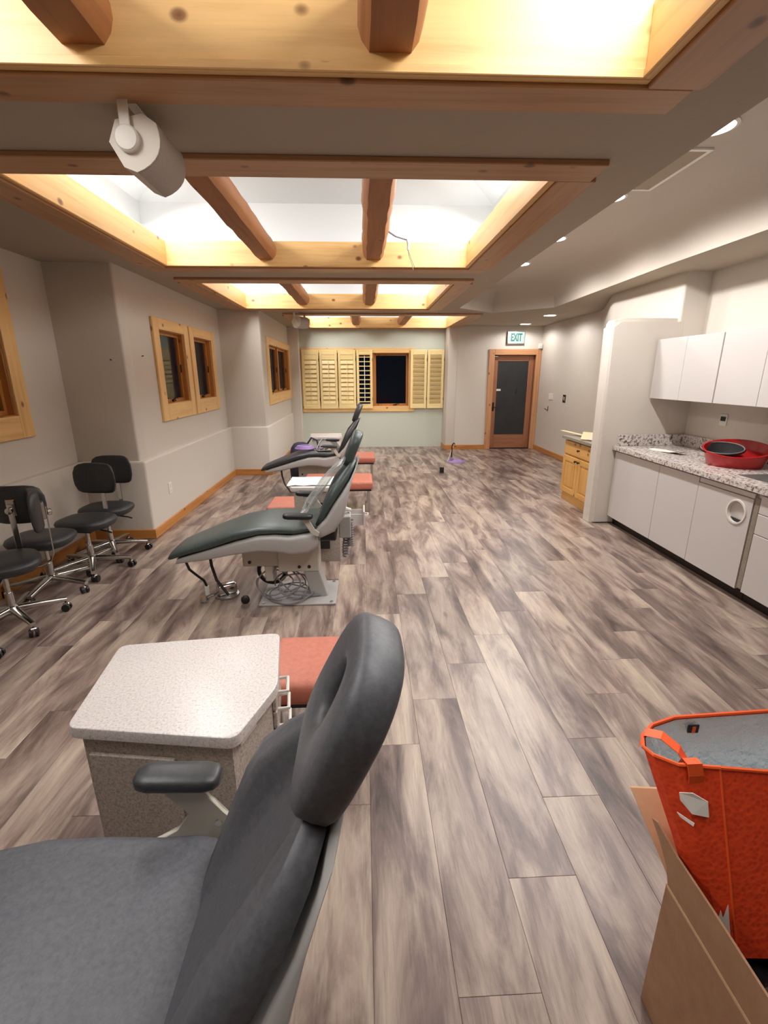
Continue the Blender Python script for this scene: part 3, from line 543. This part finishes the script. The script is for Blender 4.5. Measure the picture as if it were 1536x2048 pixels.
# clear plastic film over the middle chair's back
rnd = random.Random(4); bm = B(); rr = []
for x, z, hx, hy in ((-.125, 1.035, .012, .05), (-.165, .99, .045, .11), (-.225, .925, .055, .13), (-.285, .85, .05, .14), (-.345, .765, .05, .15), (-.39, .69, .045, .15), (-.425, .64, .03, .13), (-.44, .622, .01, .09)):
    rr.append([Vector((x+hx*math.cos(a)+rnd.uniform(-.009, .009), 3.13+hy*math.sin(a)+rnd.uniform(-.008, .008), z+.5*hx*math.cos(a)+rnd.uniform(-.006, .006))) for a in [2*PI*j/14 for j in range(14)]])
loft(bm, rr)
tag(obj('plastic_film', bm, FILM, None), 'crinkled clear plastic film draped over the middle dental chair back', 'plastic sheet')
# foot pedal
t = empty('foot_pedal', (-1.02, 3.2, 0), .5, 'chrome foot pedal on the floor under the middle dental chair', 'pedal')
lathe(bm := B(), [(.085, .004), (.085, .016), (.05, .02)], n=20); obj('base_disc', bm, STEEL, t, True); bx('housing', (-.07, .07, -.05, .05, .018, .105), CHROME, t, .022, 3)
bm = tube(B(), [(-.05, 0, .03), (-.12, -.02, .035), (-.16, -.03, .03)], .012, 8); obj('lever', bm, CHROME, t, True); bm = lathe(B(), [(.022, .004), (.03, .02), (.022, .05)], n=12); o = obj('toe_knob', bm, CHROME, t, True); o.location = (-.17, -.035, 0)
bm = tube(B(), [(-.13, .04, .0), (-.13, .04, .09)], .016, 8); obj('cable_boot', bm, WPLAS, t, True)
bm = tube(B(), [(-.13, .04, .09), (-.145, .03, .14), (-.19, 0, .20), (-.24, -.03, .27), (-.26, -.05, .345)], .009, 8); obj('cable', bm, BLACK, t, True)
o = obj('hose_plug', lathe(B(), [(.018, 0), (.03, .01), (.03, .03), (.016, .04)], n=14), BLACK, None, True); o.location = (-.86, 3.08, .03); o.rotation_euler = (PI/2, 0, .3); tag(o, 'round black hose plug on the floor beside the chrome pedal', 'plug')
# lilac coil and tools on the farthest chair
t = empty('lilac_coil', (-.78, 6.22, .612), 0, 'lilac tubing coil lying on the farthest dental chair seat', 'tubing'); bm = B()
for k in range(4): tube(bm, [((.115-.012*k)*math.cos(a), (.09-.01*k)*math.sin(a), .013+.013*(k % 3)+.025*math.cos(a)*0) for a in [2*PI*j/20 for j in range(21)]], .013, 7)
obj('coil', bm, LILAC, t, True); bm = tube(B(), [(.1, 0, .015), (.18, -.02, .02), (.24, .01, .015)], .008, 6); obj('tube_end', bm, LILAC, t, True)
t = empty('instrument_tray', (-.52, 6.15, .603), .2, 'tray arm with small dark tools on the farthest dental chair seat', 'tray')
bx('tray_plate', (-.09, .09, -.06, .06, .008, .016), STEEL, t, .003)
for k in range(4): obj('tool', tube(B(), [(-.08+.03*k, -.05, .024), (-.03+.03*k, .04, .024)], .007, 6), BLACK if k % 2 else CHROME, t)
obj('swing_arm', tube(B(), [(-.09, .05, .02), (-.05, .06, .10), (.0, .08, .15)], .008, 6), STEEL, t, True)
# backpack
t = empty('backpack', (-.93, 7.0, 0), .2, 'dark navy backpack slumped on the floor beyond the farthest chair', 'bag')
bm = loft(B(), [se(Vector((0, 0, z)), Vector((.17*k, 0, 0)), Vector((0, .12*k, 0)), 3, 20) for z, k in ((0, .8), (.03, .97), (.2, 1.05), (.4, 1.0), (.52, .85), (.58, .6), (.60, .3))]); obj('main_bag', bm, NAVY, t, True, 70)
bm = loft(B(), [se(Vector((0, -.14, z)), Vector((.12*k, 0, 0)), Vector((0, .05*k, 0)), 3, 16) for z, k in ((.04, .6), (.07, .95), (.2, 1), (.3, .9), (.33, .5))]); obj('front_pocket', bm, NAVY, t, True, 70)
obj('strap', tube(B(), [(.10, .02, .57), (.16, .0, .66), (.24, -.02, .62), (.26, -.04, .5)], .014, 6), NAVY, t, True)
# ------------------------------------------------------------------ doctor's cabinets beside the chairs
def round_poly(P, r, n=4):
    out = []; m = len(P)
    for i in range(m):
        p, a, b = Vector(P[i]), Vector(P[i-1]), Vector(P[(i+1) % m]); u, v = (a-p).normalized()*r, (b-p).normalized()*r
        for k in range(n+1): t = k/n; out.append(p+u*(1-t)**2+v*t**2)
    return out
def cabinet(name, poly, z, body_m, lab, handles=True, drawer_open=False, knee=False):
    cx = sum(p[0] for p in poly)/len(poly); cy_ = sum(p[1] for p in poly)/len(poly); t = empty(name, (cx, cy_, 0), 0, lab, 'cabinet', 'low doctor cabinets by the dental chairs')
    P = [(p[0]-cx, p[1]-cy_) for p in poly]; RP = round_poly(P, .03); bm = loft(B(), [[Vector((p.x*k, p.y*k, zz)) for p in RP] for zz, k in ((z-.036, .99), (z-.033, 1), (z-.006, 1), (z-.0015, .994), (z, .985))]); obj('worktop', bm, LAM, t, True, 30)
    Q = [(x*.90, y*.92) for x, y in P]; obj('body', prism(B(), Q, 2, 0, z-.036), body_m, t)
    return t, Q
zc = .66
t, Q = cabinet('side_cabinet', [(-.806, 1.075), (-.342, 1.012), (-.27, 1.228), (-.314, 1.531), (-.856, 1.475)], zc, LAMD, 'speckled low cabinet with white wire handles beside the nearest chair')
def onface(a, b, u0, u1, z0, z1, d): # box on a vertical face a->b
    a, b = Vector((*a, 0)), Vector((*b, 0)); dv = (b-a); ln = dv.length; dv.normalize(); nr = Vector((dv.y, -dv.x, 0)); bm = B(); box(bm, u0*ln, u1*ln, 0, d, z0, z1, .003)
    M_ = Matrix(((dv.x, nr.x, 0, a.x), (dv.y, nr.y, 0, a.y), (0, 0, 1, 0), (0, 0, 0, 1))); bm.transform(M_); return bm, M_, ln
bm, _, _ = onface(Q[0], Q[1], .04, .62, .04, zc-.09, .012); obj('door', bm, LAMD, t)
for k in range(3):
    z1 = zc-.045-.064*k; bm, M_, ln = onface(Q[2], Q[3], .03, .97, z1-.06, z1, .014); dr = obj('drawer', bm, LAMD, t)
    h = B(); pts = [(ln*.22, .014, z1-.03), (ln*.22, .048, z1-.03), (ln*.48, .048, z1-.03), (ln*.48, .014, z1-.03)]; q = []
    for i in range(len(pts)): q.append(pts[i])
    tube(h, q, .006, 8); h.transform(M_); obj('wire_handle', h, WPLAS, dr, True)
bm, _, _ = onface(Q[1], Q[2], .15, .55, zc-.07, zc-.05, .006); obj('label_strip', bm, WPLAS, t)
t, Q = cabinet('side_cabinet', [(-.615, 3.82), (-.20, 3.80), (-.13, 3.9), (-.15, 4.22), (-.665, 4.22)], zc, LAMD, 'speckled low cabinet covered with white paper behind the middle dental chair')
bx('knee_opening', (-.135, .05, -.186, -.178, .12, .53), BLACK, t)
dr = bx('drawer', (.19, .34, -.10, .06, .30, .31), WHITE, t)
for a in ((.19, .34, -.10, -.092, .31, .40), (.19, .34, .052, .06, .31, .40), (.34, .352, -.13, .09, .29, .43)): bx('drawer_side', a, WHITE, dr)
obj('drawer_handle', tube(B(), [(.352, -.05, .38), (.38, -.05, .38), (.38, .01, .38), (.352, .01, .38)], .005, 6), WPLAS, dr)
ps = B(); rows = [[ps.verts.new((-.65+.43*i/6, 3.87+.33*j/4, zc+.002+.008*abs(math.sin(i*1.7+j*2.1)))) for j in range(5)] for i in range(7)]
for A, Bq in zip(rows, rows[1:]):
    for j in range(4): ps.faces.new((A[j], A[j+1], Bq[j+1], Bq[j]))
ex = bmesh.ops.extrude_face_region(ps, geom=ps.faces[:]); bmesh.ops.translate(ps, vec=(0, 0, .0015), verts=[g for g in ex['geom'] if isinstance(g, bmesh.types.BMVert)])
tag(obj('paper_sheet', ps, PAPER), 'wrinkled white paper sheet spread over the cabinet behind the middle chair', 'paper')
t, Q = cabinet('side_cabinet', [(-.80, 7.10), (-.40, 7.08), (-.33, 7.2), (-.35, 7.58), (-.84, 7.58)], zc, WHITE, 'white low cabinet beyond the farthest chair next to the navy backpack')
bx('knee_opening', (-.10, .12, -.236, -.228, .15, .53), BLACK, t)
# salmon benches
def bench(x0, x1, y0, y1, z, lab, post=True):
    t = empty('padded_bench', ((x0+x1)/2, (y0+y1)/2, 0), 0, lab, 'bench', 'salmon padded benches'); a, b = (x1-x0)/2, (y1-y0)/2
    obj('seat_pad', box(B(), -a, a, -b, b, z-.10, z, .032, 4), SALMON, t, True, 60); bx('seat_board', (-a+.02, a-.02, -b+.02, b-.02, z-.115, z-.10), BLACK, t)
    for sx in (-1, 1):
        for sy2 in (-1, 1): bx('leg', (sx*(a-.05)-.016, sx*(a-.05)+.016, sy2*(b-.05)-.016, sy2*(b-.05)+.016, 0, z-.115), STEEL, t, .003)
    return t
bench(-.41, -.085, 1.57, 1.95, .40, 'salmon padded bench tucked behind the nearest speckled cabinet'); bench(-.93, -.25, 4.27, 4.70, .37, 'salmon padded bench behind the paper-covered cabinet')
bench(-.72, .10, 5.30, 5.83, .37, 'salmon padded bench in front of the farthest chair, chrome legs in the aisle'); bench(-.22, .17, 7.0, 7.5, .37, 'salmon padded bench beyond the farthest chair headrest')
# ------------------------------------------------------------------ stools
def make_stool():
    t = empty('rolling_stool', (0, 0, 0)); z = .445
    bm = loft(B(), [se(Vector((0, .02, zz)), Vector((.215*k, 0, 0)), Vector((0, .19*k, 0)), 2.7, 28) for zz, k in ((z-.075, .72), (z-.07, .86), (z-.045, .97), (z-.025, 1), (z-.008, .96), (z+.004, .82), (z+.008, .5), (z+.006, .15))]); obj('seat', bm, LEATHER, t, True, 70)
    bx('seat_pan', (-.09, .09, -.08, .10, z-.10, z-.072), BLACK, t, .006)
    bm = B(); rings = []
    for zz, k, th in ((-.128, .50, .5), (-.12, .74, .8), (-.10, .89, 1), (-.05, .985, 1), (0, 1, 1), (.05, .985, 1), (.10, .88, 1), (.12, .72, .8), (.128, .48, .5)):
        c = []
        for p in se(Vector((0, 0, 0)), Vector((.18*k, 0, 0)), Vector((0, .028*th, 0)), 2.4, 28): c.append(Vector((p.x, p.y-1.1*p.x*p.x+.235, z+.285+zz)))
        rings.append(c)
    loft(bm, rings); bk = obj('backrest', bm, LEATHER, t, True, 70)
    bm = B(); loft(bm, [se(Vector(p), Vector((.019, 0, 0)), Vector(q)*.004, 5, 12) for p, q in (((0, .06, z-.088), (0, 0, 1)), ((0, .20, z-.088), (0, 0, 1)), ((0, .255, z-.07), (0, .6, .8)), ((0, .278, z-.02), (0, 1, 0)), ((0, .285, z+.30), (0, 1, 0)))]); ps_ = obj('back_post', bm, CHROME, t, True, 60)
    bx('bracket', (-.028, .028, .258, .278, z+.22, z+.33), CHROME, ps_, .004); o = obj('knob', lathe(B(), [(.014, 0), (.022, .006), (.022, .022), (.012, .028)], n=14), CHROME, ps_, True); o.location = (0, .287, z+.26); o.rotation_euler = (-PI/2, 0, 0)
    obj('lever', tube(B(), [(.06, 0, z-.085), (.20, -.03, z-.095), (.235, -.035, z-.105)], .006, 6), BLACK, t, True)
    obj('column', tube(B(), [(0, 0, .10), (0, 0, .22), (0, 0, .221), (0, 0, z-.09)], [.026, .024, .015, .015], 14), CHROME, t, True, 30)
    obj('hub', lathe(B(), [(.036, .072), (.04, .08), (.04, .12), (.03, .13)], n=18), CHROME, t, True)
    for k in range(5):
        a = 2*PI*k/5+.3; d = Vector((math.cos(a), math.sin(a), 0)); s = Vector((-d.y, d.x, 0)); bm = loft(B(), [se(d*r+Vector((0, 0, zz)), s*w_, Vector((0, 0, h)), 4, 12) for r, zz, w_, h in ((.03, .105, .026, .020), (.17, .094, .021, .016), (.295, .080, .016, .013))]); lg = obj('leg', bm, CHROME, t, True, 50)
        c = bm = B(); p = d*.285; tube(bm, [p+Vector((0, 0, .074)), p+Vector((0, 0, .045))], .006, 8); w2 = Vector((math.cos(a+1.1), math.sin(a+1.1), 0))
        for q in (-1, 1): tube(bm, [p+w2*.008*q+Vector((.012, 0, .0265)), p+w2*.024*q+Vector((.012, 0, .0265))], .0262, 14)
        cs = obj('caster', bm, BLACK, lg, True, 40)
        bm = B(); box(bm, p.x-.004, p.x+.02, p.y-.018, p.y+.018, .035, .058, .006); obj('caster_hood', bm, CHROME, lg)
    return t
ST = [((-2.30, 4.12), .0, 'black rolling stool deepest in the corner, against the wall pier', 1.0), ((-2.27, 3.74), -.1, 'black rolling stool with backrest overlapping the corner stool behind it', 1.0),
      ((-2.36, 3.36), PI+.1, 'black rolling stool seen from behind its backrest with chrome bracket', 1.0), ((-2.30, 2.86), -.93, 'black rolling stool with its backrest turned edge-on to the room', 1.0), ((-2.34, 2.27), 1.6, 'black rolling stool cropped at the frame edge, only a caster showing', 1.0)]
s0 = make_stool()
for k, (p, rz, lab, _) in enumerate(ST):
    s = s0 if k == 0 else copy_tree(s0); s.location = (p[0], p[1], 0); s.rotation_euler = (0, 0, rz); tag(s, lab, 'stool', 'black rolling stools along the left wall')
# ------------------------------------------------------------------ kitchen run: base cabinets, counter, wall cabinets
FX = 2.61
bc = empty('base_cabinet', (2.95, 3.8, 0), 0, 'long white base cabinet with a round hole in one panel under the granite', 'cabinet'); off = Vector(bc.location)
def pk(name, a, m, parent=bc, bev=.002, o_=None):
    o = bx(name, a, m, None, bev); o.data.transform(Matrix.Translation(-(o_ or off))); o.parent = parent; return o
pk('carcass', (FX+.02, 3.325, 2.93, 4.75, .10, .79), WHITE); pk('toe_kick', (FX+.07, FX+.09, 2.93, 4.75, 0, .10), BRONZE)
pk('door_panel', (FX, FX+.02, 3.985, 4.74, .095, .785), WHITE); pk('door_panel', (FX, FX+.02, 3.475, 3.98, .095, .785), WHITE)
circ = [(3.06+.078*math.cos(2*PI*k/28), .625+.078*math.sin(2*PI*k/28)) for k in range(28)]
bm = plate(rect(2.935, 3.47, .095, .745), [circ], .02, (FX, 0, 0), (0, 1, 0), (0, 0, 1), (1, 0, 0)); o = obj('door_panel', bm, WHITE); o.data.transform(Matrix.Translation(-off)); o.parent = bc
pk('filler_rail', (FX+.004, FX+.02, 2.935, 3.47, .75, .785), WHITE)
bm = B(); loft(bm, [[Vector((FX+dx, 3.06+rr*math.cos(2*PI*k/28), .625+rr*math.sin(2*PI*k/28))) for k in range(28)] for rr, dx in ((.076, .02), (.076, -.006), (.088, -.006), (.090, -.001), (.080, .0))], cap=False); g = obj('grommet', bm, WPLAS, None, True, 50); g.data.transform(Matrix.Translation(-off)); g.parent = bc
pk('hole_bottom', (FX+.012, FX+.019, 3.0, 3.12, .55, .575), BLACK)
bd = empty('drawer_cabinet', (2.95, 2.45, 0), 0, 'white drawer cabinet at the right picture edge next to the hole panel', 'cabinet'); o2 = Vector(bd.location)
pk('carcass', (FX+.02, 3.325, 2.0, 2.925, .10, .79), WHITE, bd, .002, o2); pk('toe_kick', (FX+.07, FX+.09, 2.0, 2.925, 0, .10), BRONZE, bd, .002, o2); pk('filler_strip', (FX+.002, FX+.02, 2.885, 2.925, .11, .76), GREYTOP, bd, .002, o2)
for a, b in ((.665, .785), (.525, .66), (.095, .52)): pk('drawer_front', (FX, FX+.02, 2.1, 2.88, a, b), WHITE, bd, .002, o2)
ct = plate([(2.58, 1.9), (3.33, 1.9), (3.33, 4.757), (2.58, 4.757)], [rect(2.74, 3.18, 2.45, 3.28)], -.04, (0, 0, .842), (1, 0, 0), (0, 1, 0), (0, 0, 1))
ct2 = obj('granite_counter', ct, GRAN); tag(ct2, 'speckled grey granite countertop with upstand over white base cabinets', 'countertop')
bx('upstand', (3.305, 3.33, 1.9, 4.757, .842, .955), GRAN, ct2, .003); bx('upstand', (2.62, 3.305, 4.732, 4.757, .842, .955), GRAN, ct2, .003)
sk = empty('sink', (2.96, 2.865, .842), 0, 'dark steel sink basin set into the granite behind the red tub', 'sink'); bm = B()
for a in ((-.22, .22, -.415, -.40, -.0385, .002), (-.22, .22, .40, .415, -.0385, .002), (-.22, -.205, -.40, .40, -.0385, .002), (.205, .22, -.40, .40, -.0385, .002)): box(bm, *a)
obj('rim', bm, STEEL, sk); bx('basin', (-.205, .205, -.40, .40, -.0385, -.034), STEEL, sk)
for k, (a, b, lab) in enumerate(((3.86, 4.74, 'white two-door wall cabinet next to the wall end, above the paper'), (2.96, 3.85, 'white two-door wall cabinet cropped by the right picture edge'))):
    t = empty('wall_cabinet', (3.1, (a+b)/2, 1.6), 0, lab, 'cabinet', 'white wall cabinets above the granite'); o2 = Vector(t.location); pk('carcass', (2.90, 3.33, a, b, 1.325, 1.872), WHITE, t, .002, o2)
    for q in (0, 1): d_ = (b-a)/2; pk('door', (2.88, 2.90, a+d_*q+.002, a+d_*(q+1)-.002, 1.322, 1.875), WHITE, t, .002, o2)
# red tub with a black coil
tb = empty('red_tub', (2.98, 3.62, .842), -.69, 'round red plastic tub on the granite with a black basin in it', 'tub')
bm = loft(B(), [[Vector((r*1.2*math.cos(2*PI*k/36), r*math.sin(2*PI*k/36), z-.02*(z > .02)+.26*(r*math.sin(2*PI*k/36)+.15)*(z > .02))) for k in range(36)] for r, z in ((.15, .0), (.155, .004), (.186, .115), (.195, .118), (.195, .124), (.184, .124), (.150, .012), (.148, .008))]); obj('tub_body', bm, RED, tb, True, 50)
bb = empty('black_basin', (2.915, 3.69, .955), -.69, 'black plastic basin with a clear rim sitting in the red tub', 'basin')
bm = loft(B(), [[Vector((r*1.25*math.cos(2*PI*k/30), r*math.sin(2*PI*k/30), z+.28*r*math.sin(2*PI*k/30))) for k in range(30)] for r, z in ((.065, -.05), (.115, .01), (.126, .012), (.126, .018), (.113, .018), (.063, -.044))]); obj('basin_body', bm, BLACK, bb, True, 50)
bm = tube(B(), [(.118*1.25*math.cos(a), .118*math.sin(a), .022+.28*.118*math.sin(a)) for a in [2*PI*j/24 for j in range(25)]], .005, 6); obj('basin_rim', bm, HOSE, bb, True)
pp = B(); rows = [[pp.verts.new((0+.10*j/2, .38*i/6, .004+.03*max(0, (1-i/2.0))*.8+.004*math.sin(j*2+i))) for j in range(3)] for i in range(7)]
for A, Bq in zip(rows, rows[1:]):
    for j in range(2): pp.faces.new((A[j], A[j+1], Bq[j+1], Bq[j]))
ex = bmesh.ops.extrude_face_region(pp, geom=pp.faces[:]); bmesh.ops.translate(pp, vec=(0, 0, .001), verts=[g for g in ex['geom'] if isinstance(g, bmesh.types.BMVert)])
o = obj('folded_paper', pp, PAPER); o.location = (2.86, 4.13, .842); o.rotation_euler = (0, 0, .15); tag(o, 'folded white paper leaflet lying on the granite counter', 'paper')
o = obj('metal_rod', tube(B(), [(0, 0, 0), (.0, -.2, 0), (.02, -.26, 0)], .006, 6), CHROME, None, True); o.location = (3.03, 4.12, .849); tag(o, 'thin metal rod on the granite between the paper and the tub', 'rod')
# pine cabinet behind the wall end
pc = empty('pine_cabinet', (2.8, 5.43, 0), 0, 'knotty pine cabinet with drawer and two doors behind the wall end', 'cabinet'); off = Vector(pc.location)
def pp_(name, a, m, parent=pc, bev=.003):
    o = bx(name, a, m, None, bev); o.data.transform(Matrix.Translation(-off)); o.parent = parent; return o
Y0, Y1 = 4.985, 5.87
pp_('body', (2.57, 3.07, Y0, Y1, .10, .775), CABP[2]); pp_('plinth', (2.575, 3.07, Y0, Y1-.01, 0, .10), CABP[1])
dr = pp_('drawer', (2.55, 2.57, Y0+.02, Y1-.02, .60, .76), CABP[1])
o = obj('knob', lathe(B(), [(.008, 0), (.008, .012), (.016, .02), (.012, .03)], n=12), BRONZE, dr, True); o.location = Vector((2.55, 5.43, .68))-off; o.rotation_euler = (0, -PI/2, 0)
ym = (Y0+Y1)/2
for a, b, kq in ((Y0+.02, ym-.005, ym-.04), (ym+.005, Y1-.02, ym+.04)):
    d_ = pp_('door', (2.553, 2.57, a, b, .12, .58), CABP[2]); s = .065
    for q in ((a, a+s, .12, .58), (b-s, b, .12, .58)): pp_('stile', (2.545, 2.554, *q), CABP[2], d_)
    for q in ((a+s, b-s, .12, .12+s), (a+s, b-s, .58-s, .58)): pp_('rail', (2.545, 2.554, *q), CABP[1], d_)
    pp_('raised_panel', (2.547, 2.554, a+s+.018, b-s-.018, .12+s+.018, .58-s-.018), CABP[2], d_, .006)
    o = obj('knob', lathe(B(), [(.008, 0), (.008, .012), (.016, .02), (.012, .03)], n=12), BRONZE, d_, True); o.location = Vector((2.545, kq, .545))-off; o.rotation_euler = (0, -PI/2, 0)
pp_('worktop', (2.525, 3.07, Y0-.0, Y1+.03, .777, .812), GREYTOP)
rnd = random.Random(3)
LB = ['long pale veneer strip overhanging the far end of the pine cabinet', 'pale veneer strip lying flat at the middle of the pine cabinet top', 'pinkish folded veneer piece propped on the pine cabinet pile', 'small pale veneer scrap nearest the wall end on the pine cabinet', 'short veneer strip under the folded piece on the pine cabinet']
for k, (p, sz, rz, tilt, m) in enumerate((((2.66, 5.86, .838), (.07, .42), .35, .06, LATH), ((2.66, 5.52, .846), (.11, .34), -.5, .14, LATH), ((2.70, 5.36, .868), (.13, .22), -.8, .42, mat('pink_card', rgb(214, 190, 172), .7)), ((2.63, 5.15, .8175), (.08, .20), -.2, 0, PAPER), ((2.80, 5.66, .820), (.10, .26), .2, .02, LATH))):
    bm = B(); box(bm, -sz[0]/2, sz[0]/2, -sz[1]/2, sz[1]/2, -.004, .004, .0015); o = obj('veneer_strip', bm, m); o.location = p; o.rotation_euler = (tilt, .04, rz); tag(o, LB[k], 'wood strip', 'veneer scraps on the pine cabinet')
# ------------------------------------------------------------------ floor stubs in the aisle
t = empty('floor_stub', (1.66, 8.5, 0), 0, 'lilac plastic spread on the floor with a thin curved metal pipe in it', 'floor stub')
obj('sheet', loft(B(), [[Vector((.17*k*math.cos(a)*(1+.15*math.sin(3*a))+.04, .10*k*math.sin(a), z)) for a in [2*PI*j/20 for j in range(20)]] for k, z in ((1, .002), (.9, .02), (.45, .045), (.2, .06))]), LILAC, t, True)
obj('pipe', tube(B(), [(-.05, 0, .02), (-.05, 0, .28), (-.04, 0, .33), (-.02, 0, .355), (.0, 0, .33)], .011, 8), BRONZE, t, True); obj('pipe', tube(B(), [(-.12, .0, .02), (-.09, .0, .12), (-.06, 0, .22), (-.03, 0, .30)], .006, 6), WPLAS, t, True); obj('collar', lathe(B(), [(.03, .02), (.03, .08), (.02, .09)], c=(-.05, 0, 0), n=12), LILAC, t, True)
t = empty('wire_stub', (1.28, 7.58, 0), 0, 'small black floor box with two thin wires standing up in the aisle', 'floor stub')
obj('box_body', loft(B(), [se(Vector((0, 0, z)), Vector((.034, 0, 0)), Vector((0, .03, 0)), 5, 16) for z in (0, .082, .088)]), BLACK, t, True, 40)
for k in range(2): obj('wire', tube(B(), [(-.012+.024*k, 0, .08), (-.01+.024*k, 0, .14), (.0+.02*k, 0, .19), (-.03+.03*k, .0, .24)], .004, 6), CREAM, t, True)
# ------------------------------------------------------------------ cardboard box and orange bag in front
bxr = empty('cardboard_box', (.95, .55, 0), 0, 'open brown cardboard box on the floor at the lower right', 'box'); off = Vector(bxr.location)
def pq(name, bm, m, parent=bxr): o = obj(name, bm, m); o.data.transform(Matrix.Translation(-off)); o.parent = parent; return o
th = .006
pq('side_wall', box(B(), .70, .70+th, .30, .79, 0, .40), CARD); pq('side_wall', box(B(), .70+th, 1.24, .79-th, .79, 0, .40), CARD); pq('side_wall', box(B(), 1.24, 1.246, .30, .79, 0, .40), CARD); pq('side_wall', box(B(), .70+th, 1.24, .30, .306, 0, .40), CARD); pq('bottom', box(B(), .70+th, 1.24, .306, .784, 0, .006), CARD)
fl = [(.30, .402), (.785, .402), (.80, .44), (.835, .475), (.875, .502), (.855, .512), (.78, .50), (.66, .502), (.5, .498), (.30, .50)]
bm = loft(B(), [[Vector((.700+dx-.0*(b-.4), a, b)) for a, b in fl] for dx in (0, .005)]); pq('flap', bm, CARD); pq('crease', box(B(), .698, .7005, .30, .785, .397, .4035), CARDL)
bm = loft(B(), [[Vector((x, y+dy_, z)) for x, y, z in ((.712, .796, .402), (.80, .796, .402), (.80, .95, .505), (.69, .955, .512))] for dy_ in (0, .006)]); pq('flap', bm, CARDL)
bm = loft(B(), [[Vector((1.24+dx, a, b)) for a, b in ((.31, .40), (.78, .40), (.78, .52), (.31, .52))] for dx in (.0, .006)]); pq('flap', bm, CARD)
# contents: crumpled clear wrap
bm = B(); rnd = random.Random(5); rows = [[bm.verts.new((.72+.50*i/10, .32+.44*j/8, .24+rnd.uniform(0, .05))) for j in range(9)] for i in range(11)]
for A, Bq in zip(rows, rows[1:]):
    for j in range(8): bm.faces.new((A[j], A[j+1], Bq[j+1], Bq[j]))
ex = bmesh.ops.extrude_face_region(bm, geom=bm.faces[:]); bmesh.ops.translate(bm, vec=(0, 0, -.235), verts=[g for g in ex['geom'] if isinstance(g, bmesh.types.BMVert)])
WRAP = mat('black_wrap', rgb(30, 30, 32), .15); tag(obj('plastic_wrap', bm, WRAP), 'crumpled shiny dark plastic filling the cardboard box', 'plastic wrap')
bg = empty('shopping_bag', (.95, .82, .3), 0, 'orange insulated shopping bag with silver lining standing in the cardboard box', 'bag'); off = Vector(bg.location)
rim = [(.783, .812, .715), (.690, .818, .722), (.648, .842, .727), (.638, .866, .728), (.656, .90, .728), (.70, .935, .728), (.77, .956, .73), (1.02, .962, .735), (1.25, .95, .73), (1.27, .87, .72), (1.25, .80, .715), (1.0, .805, .70), (.88, .808, .705)]
bot = [(.82, .695, .30), (.80, .702, .30), (.785, .715, .30), (.775, .73, .30), (.775, .75, .30), (.78, .765, .30), (.80, .775, .30), (1.0, .775, .30), (1.20, .775, .30), (1.22, .75, .30), (1.20, .69, .30), (1.0, .685, .30), (.90, .69, .30)]
ringz = []
for k in range(7):
    s = k/6; bul = math.sin(PI*s)*.012
    ringz.append([Vector((b[0]+(r[0]-b[0])*s, b[1]+(r[1]-b[1])*s, b[2]+(r[2]-b[2])*s)) for r, b in zip(rim, bot)])
bm = B(); R = [[bm.verts.new(p) for p in r] for r in ringz]
for A, Bq in zip(R, R[1:]):
    for j in range(13): bm.faces.new((A[j], A[(j+1) % 13], Bq[(j+1) % 13], Bq[j]))
bm.faces.new(R[0]); o = pq('bag_body', bm, ORANGE, bg); o.parent = bg
ctr = Vector((.95, .85, .5)); bm = B(); R = [[bm.verts.new(ctr+(p-ctr)*.975 if i < 6 else ctr+(p-ctr)*.985) for p in r] for i, r in enumerate(ringz[1:])]
for A, Bq in zip(R, R[1:]):
    for j in range(13): bm.faces.new((A[j], A[(j+1) % 13], Bq[(j+1) % 13], Bq[j]))
bm.faces.new(R[0]); pq('lining', bm, FOIL, bg)
bm = tube(B(), [Vector(p) for p in rim+rim[:1]], .0045, 6); pq('binding', bm, ORTRIM, bg)
bm = tube(B(), [Vector(p) for p in [ringz[k][0] for k in range(7)]], .003, 6); pq('seam', bm, ORTRIM, bg)
def strap(pts, wv, name='strap'):
    bm = B(); wv = Vector(wv); n = Vector((0, 0, .0015)); rr = []
    for p in pts:
        p = Vector(p); rr.append([p-wv, p+wv, p+wv+Vector((0, -.002, .002)), p-wv+Vector((0, -.002, .002))])
    return pq(name, loft(bm, rr), ORTRIM, bg)
strap([(.735, .808, .655), (.727, .806, .70), (.722, .812, .728), (.722, .83, .728), (.728, .845, .70)], (.017, 0, 0)); strap([(.655, .905, .70), (.664, .905, .735), (.69, .885, .742), (.715, .855, .728), (.73, .84, .70)], (.010, .012, 0))
bm = B(); box(bm, .80, .828, .941, .944, .690, .716); tg = pq('inner_tag', bm, BLACK, bg); bm = B(); box(bm, .811, .819, .9395, .9412, .695, .712); pq('tag_mark', bm, ORTRIM, tg)
def patch(pts, off_):
    # pts (u,v) on the bag's left gusset: u along rim index 0..3, v height share
    out = []
    for u, v_ in pts:
        i = int(u); f = u-i; a = ringz[0][i].lerp(ringz[0][i+1], f); b = ringz[6][i].lerp(ringz[6][i+1], f); out.append(a.lerp(b, v_)+off_)
    return out
for pts in ([(.42, .75), (.9, .76), (1.25, .82), (1.2, .86), (.75, .87), (.38, .83)], [(.9, .71), (1.6, .74), (1.5, .72), (.95, .695)], [(.25, .14), (.9, .2), (.6, .26), (.55, .22), (.15, .3)]):
    o_ = Vector((-.006, -.006, 0)); bm = loft(B(), [patch(pts, o_), patch(pts, o_*1.3)]); pq('white_print', bm, PAPER, bg)
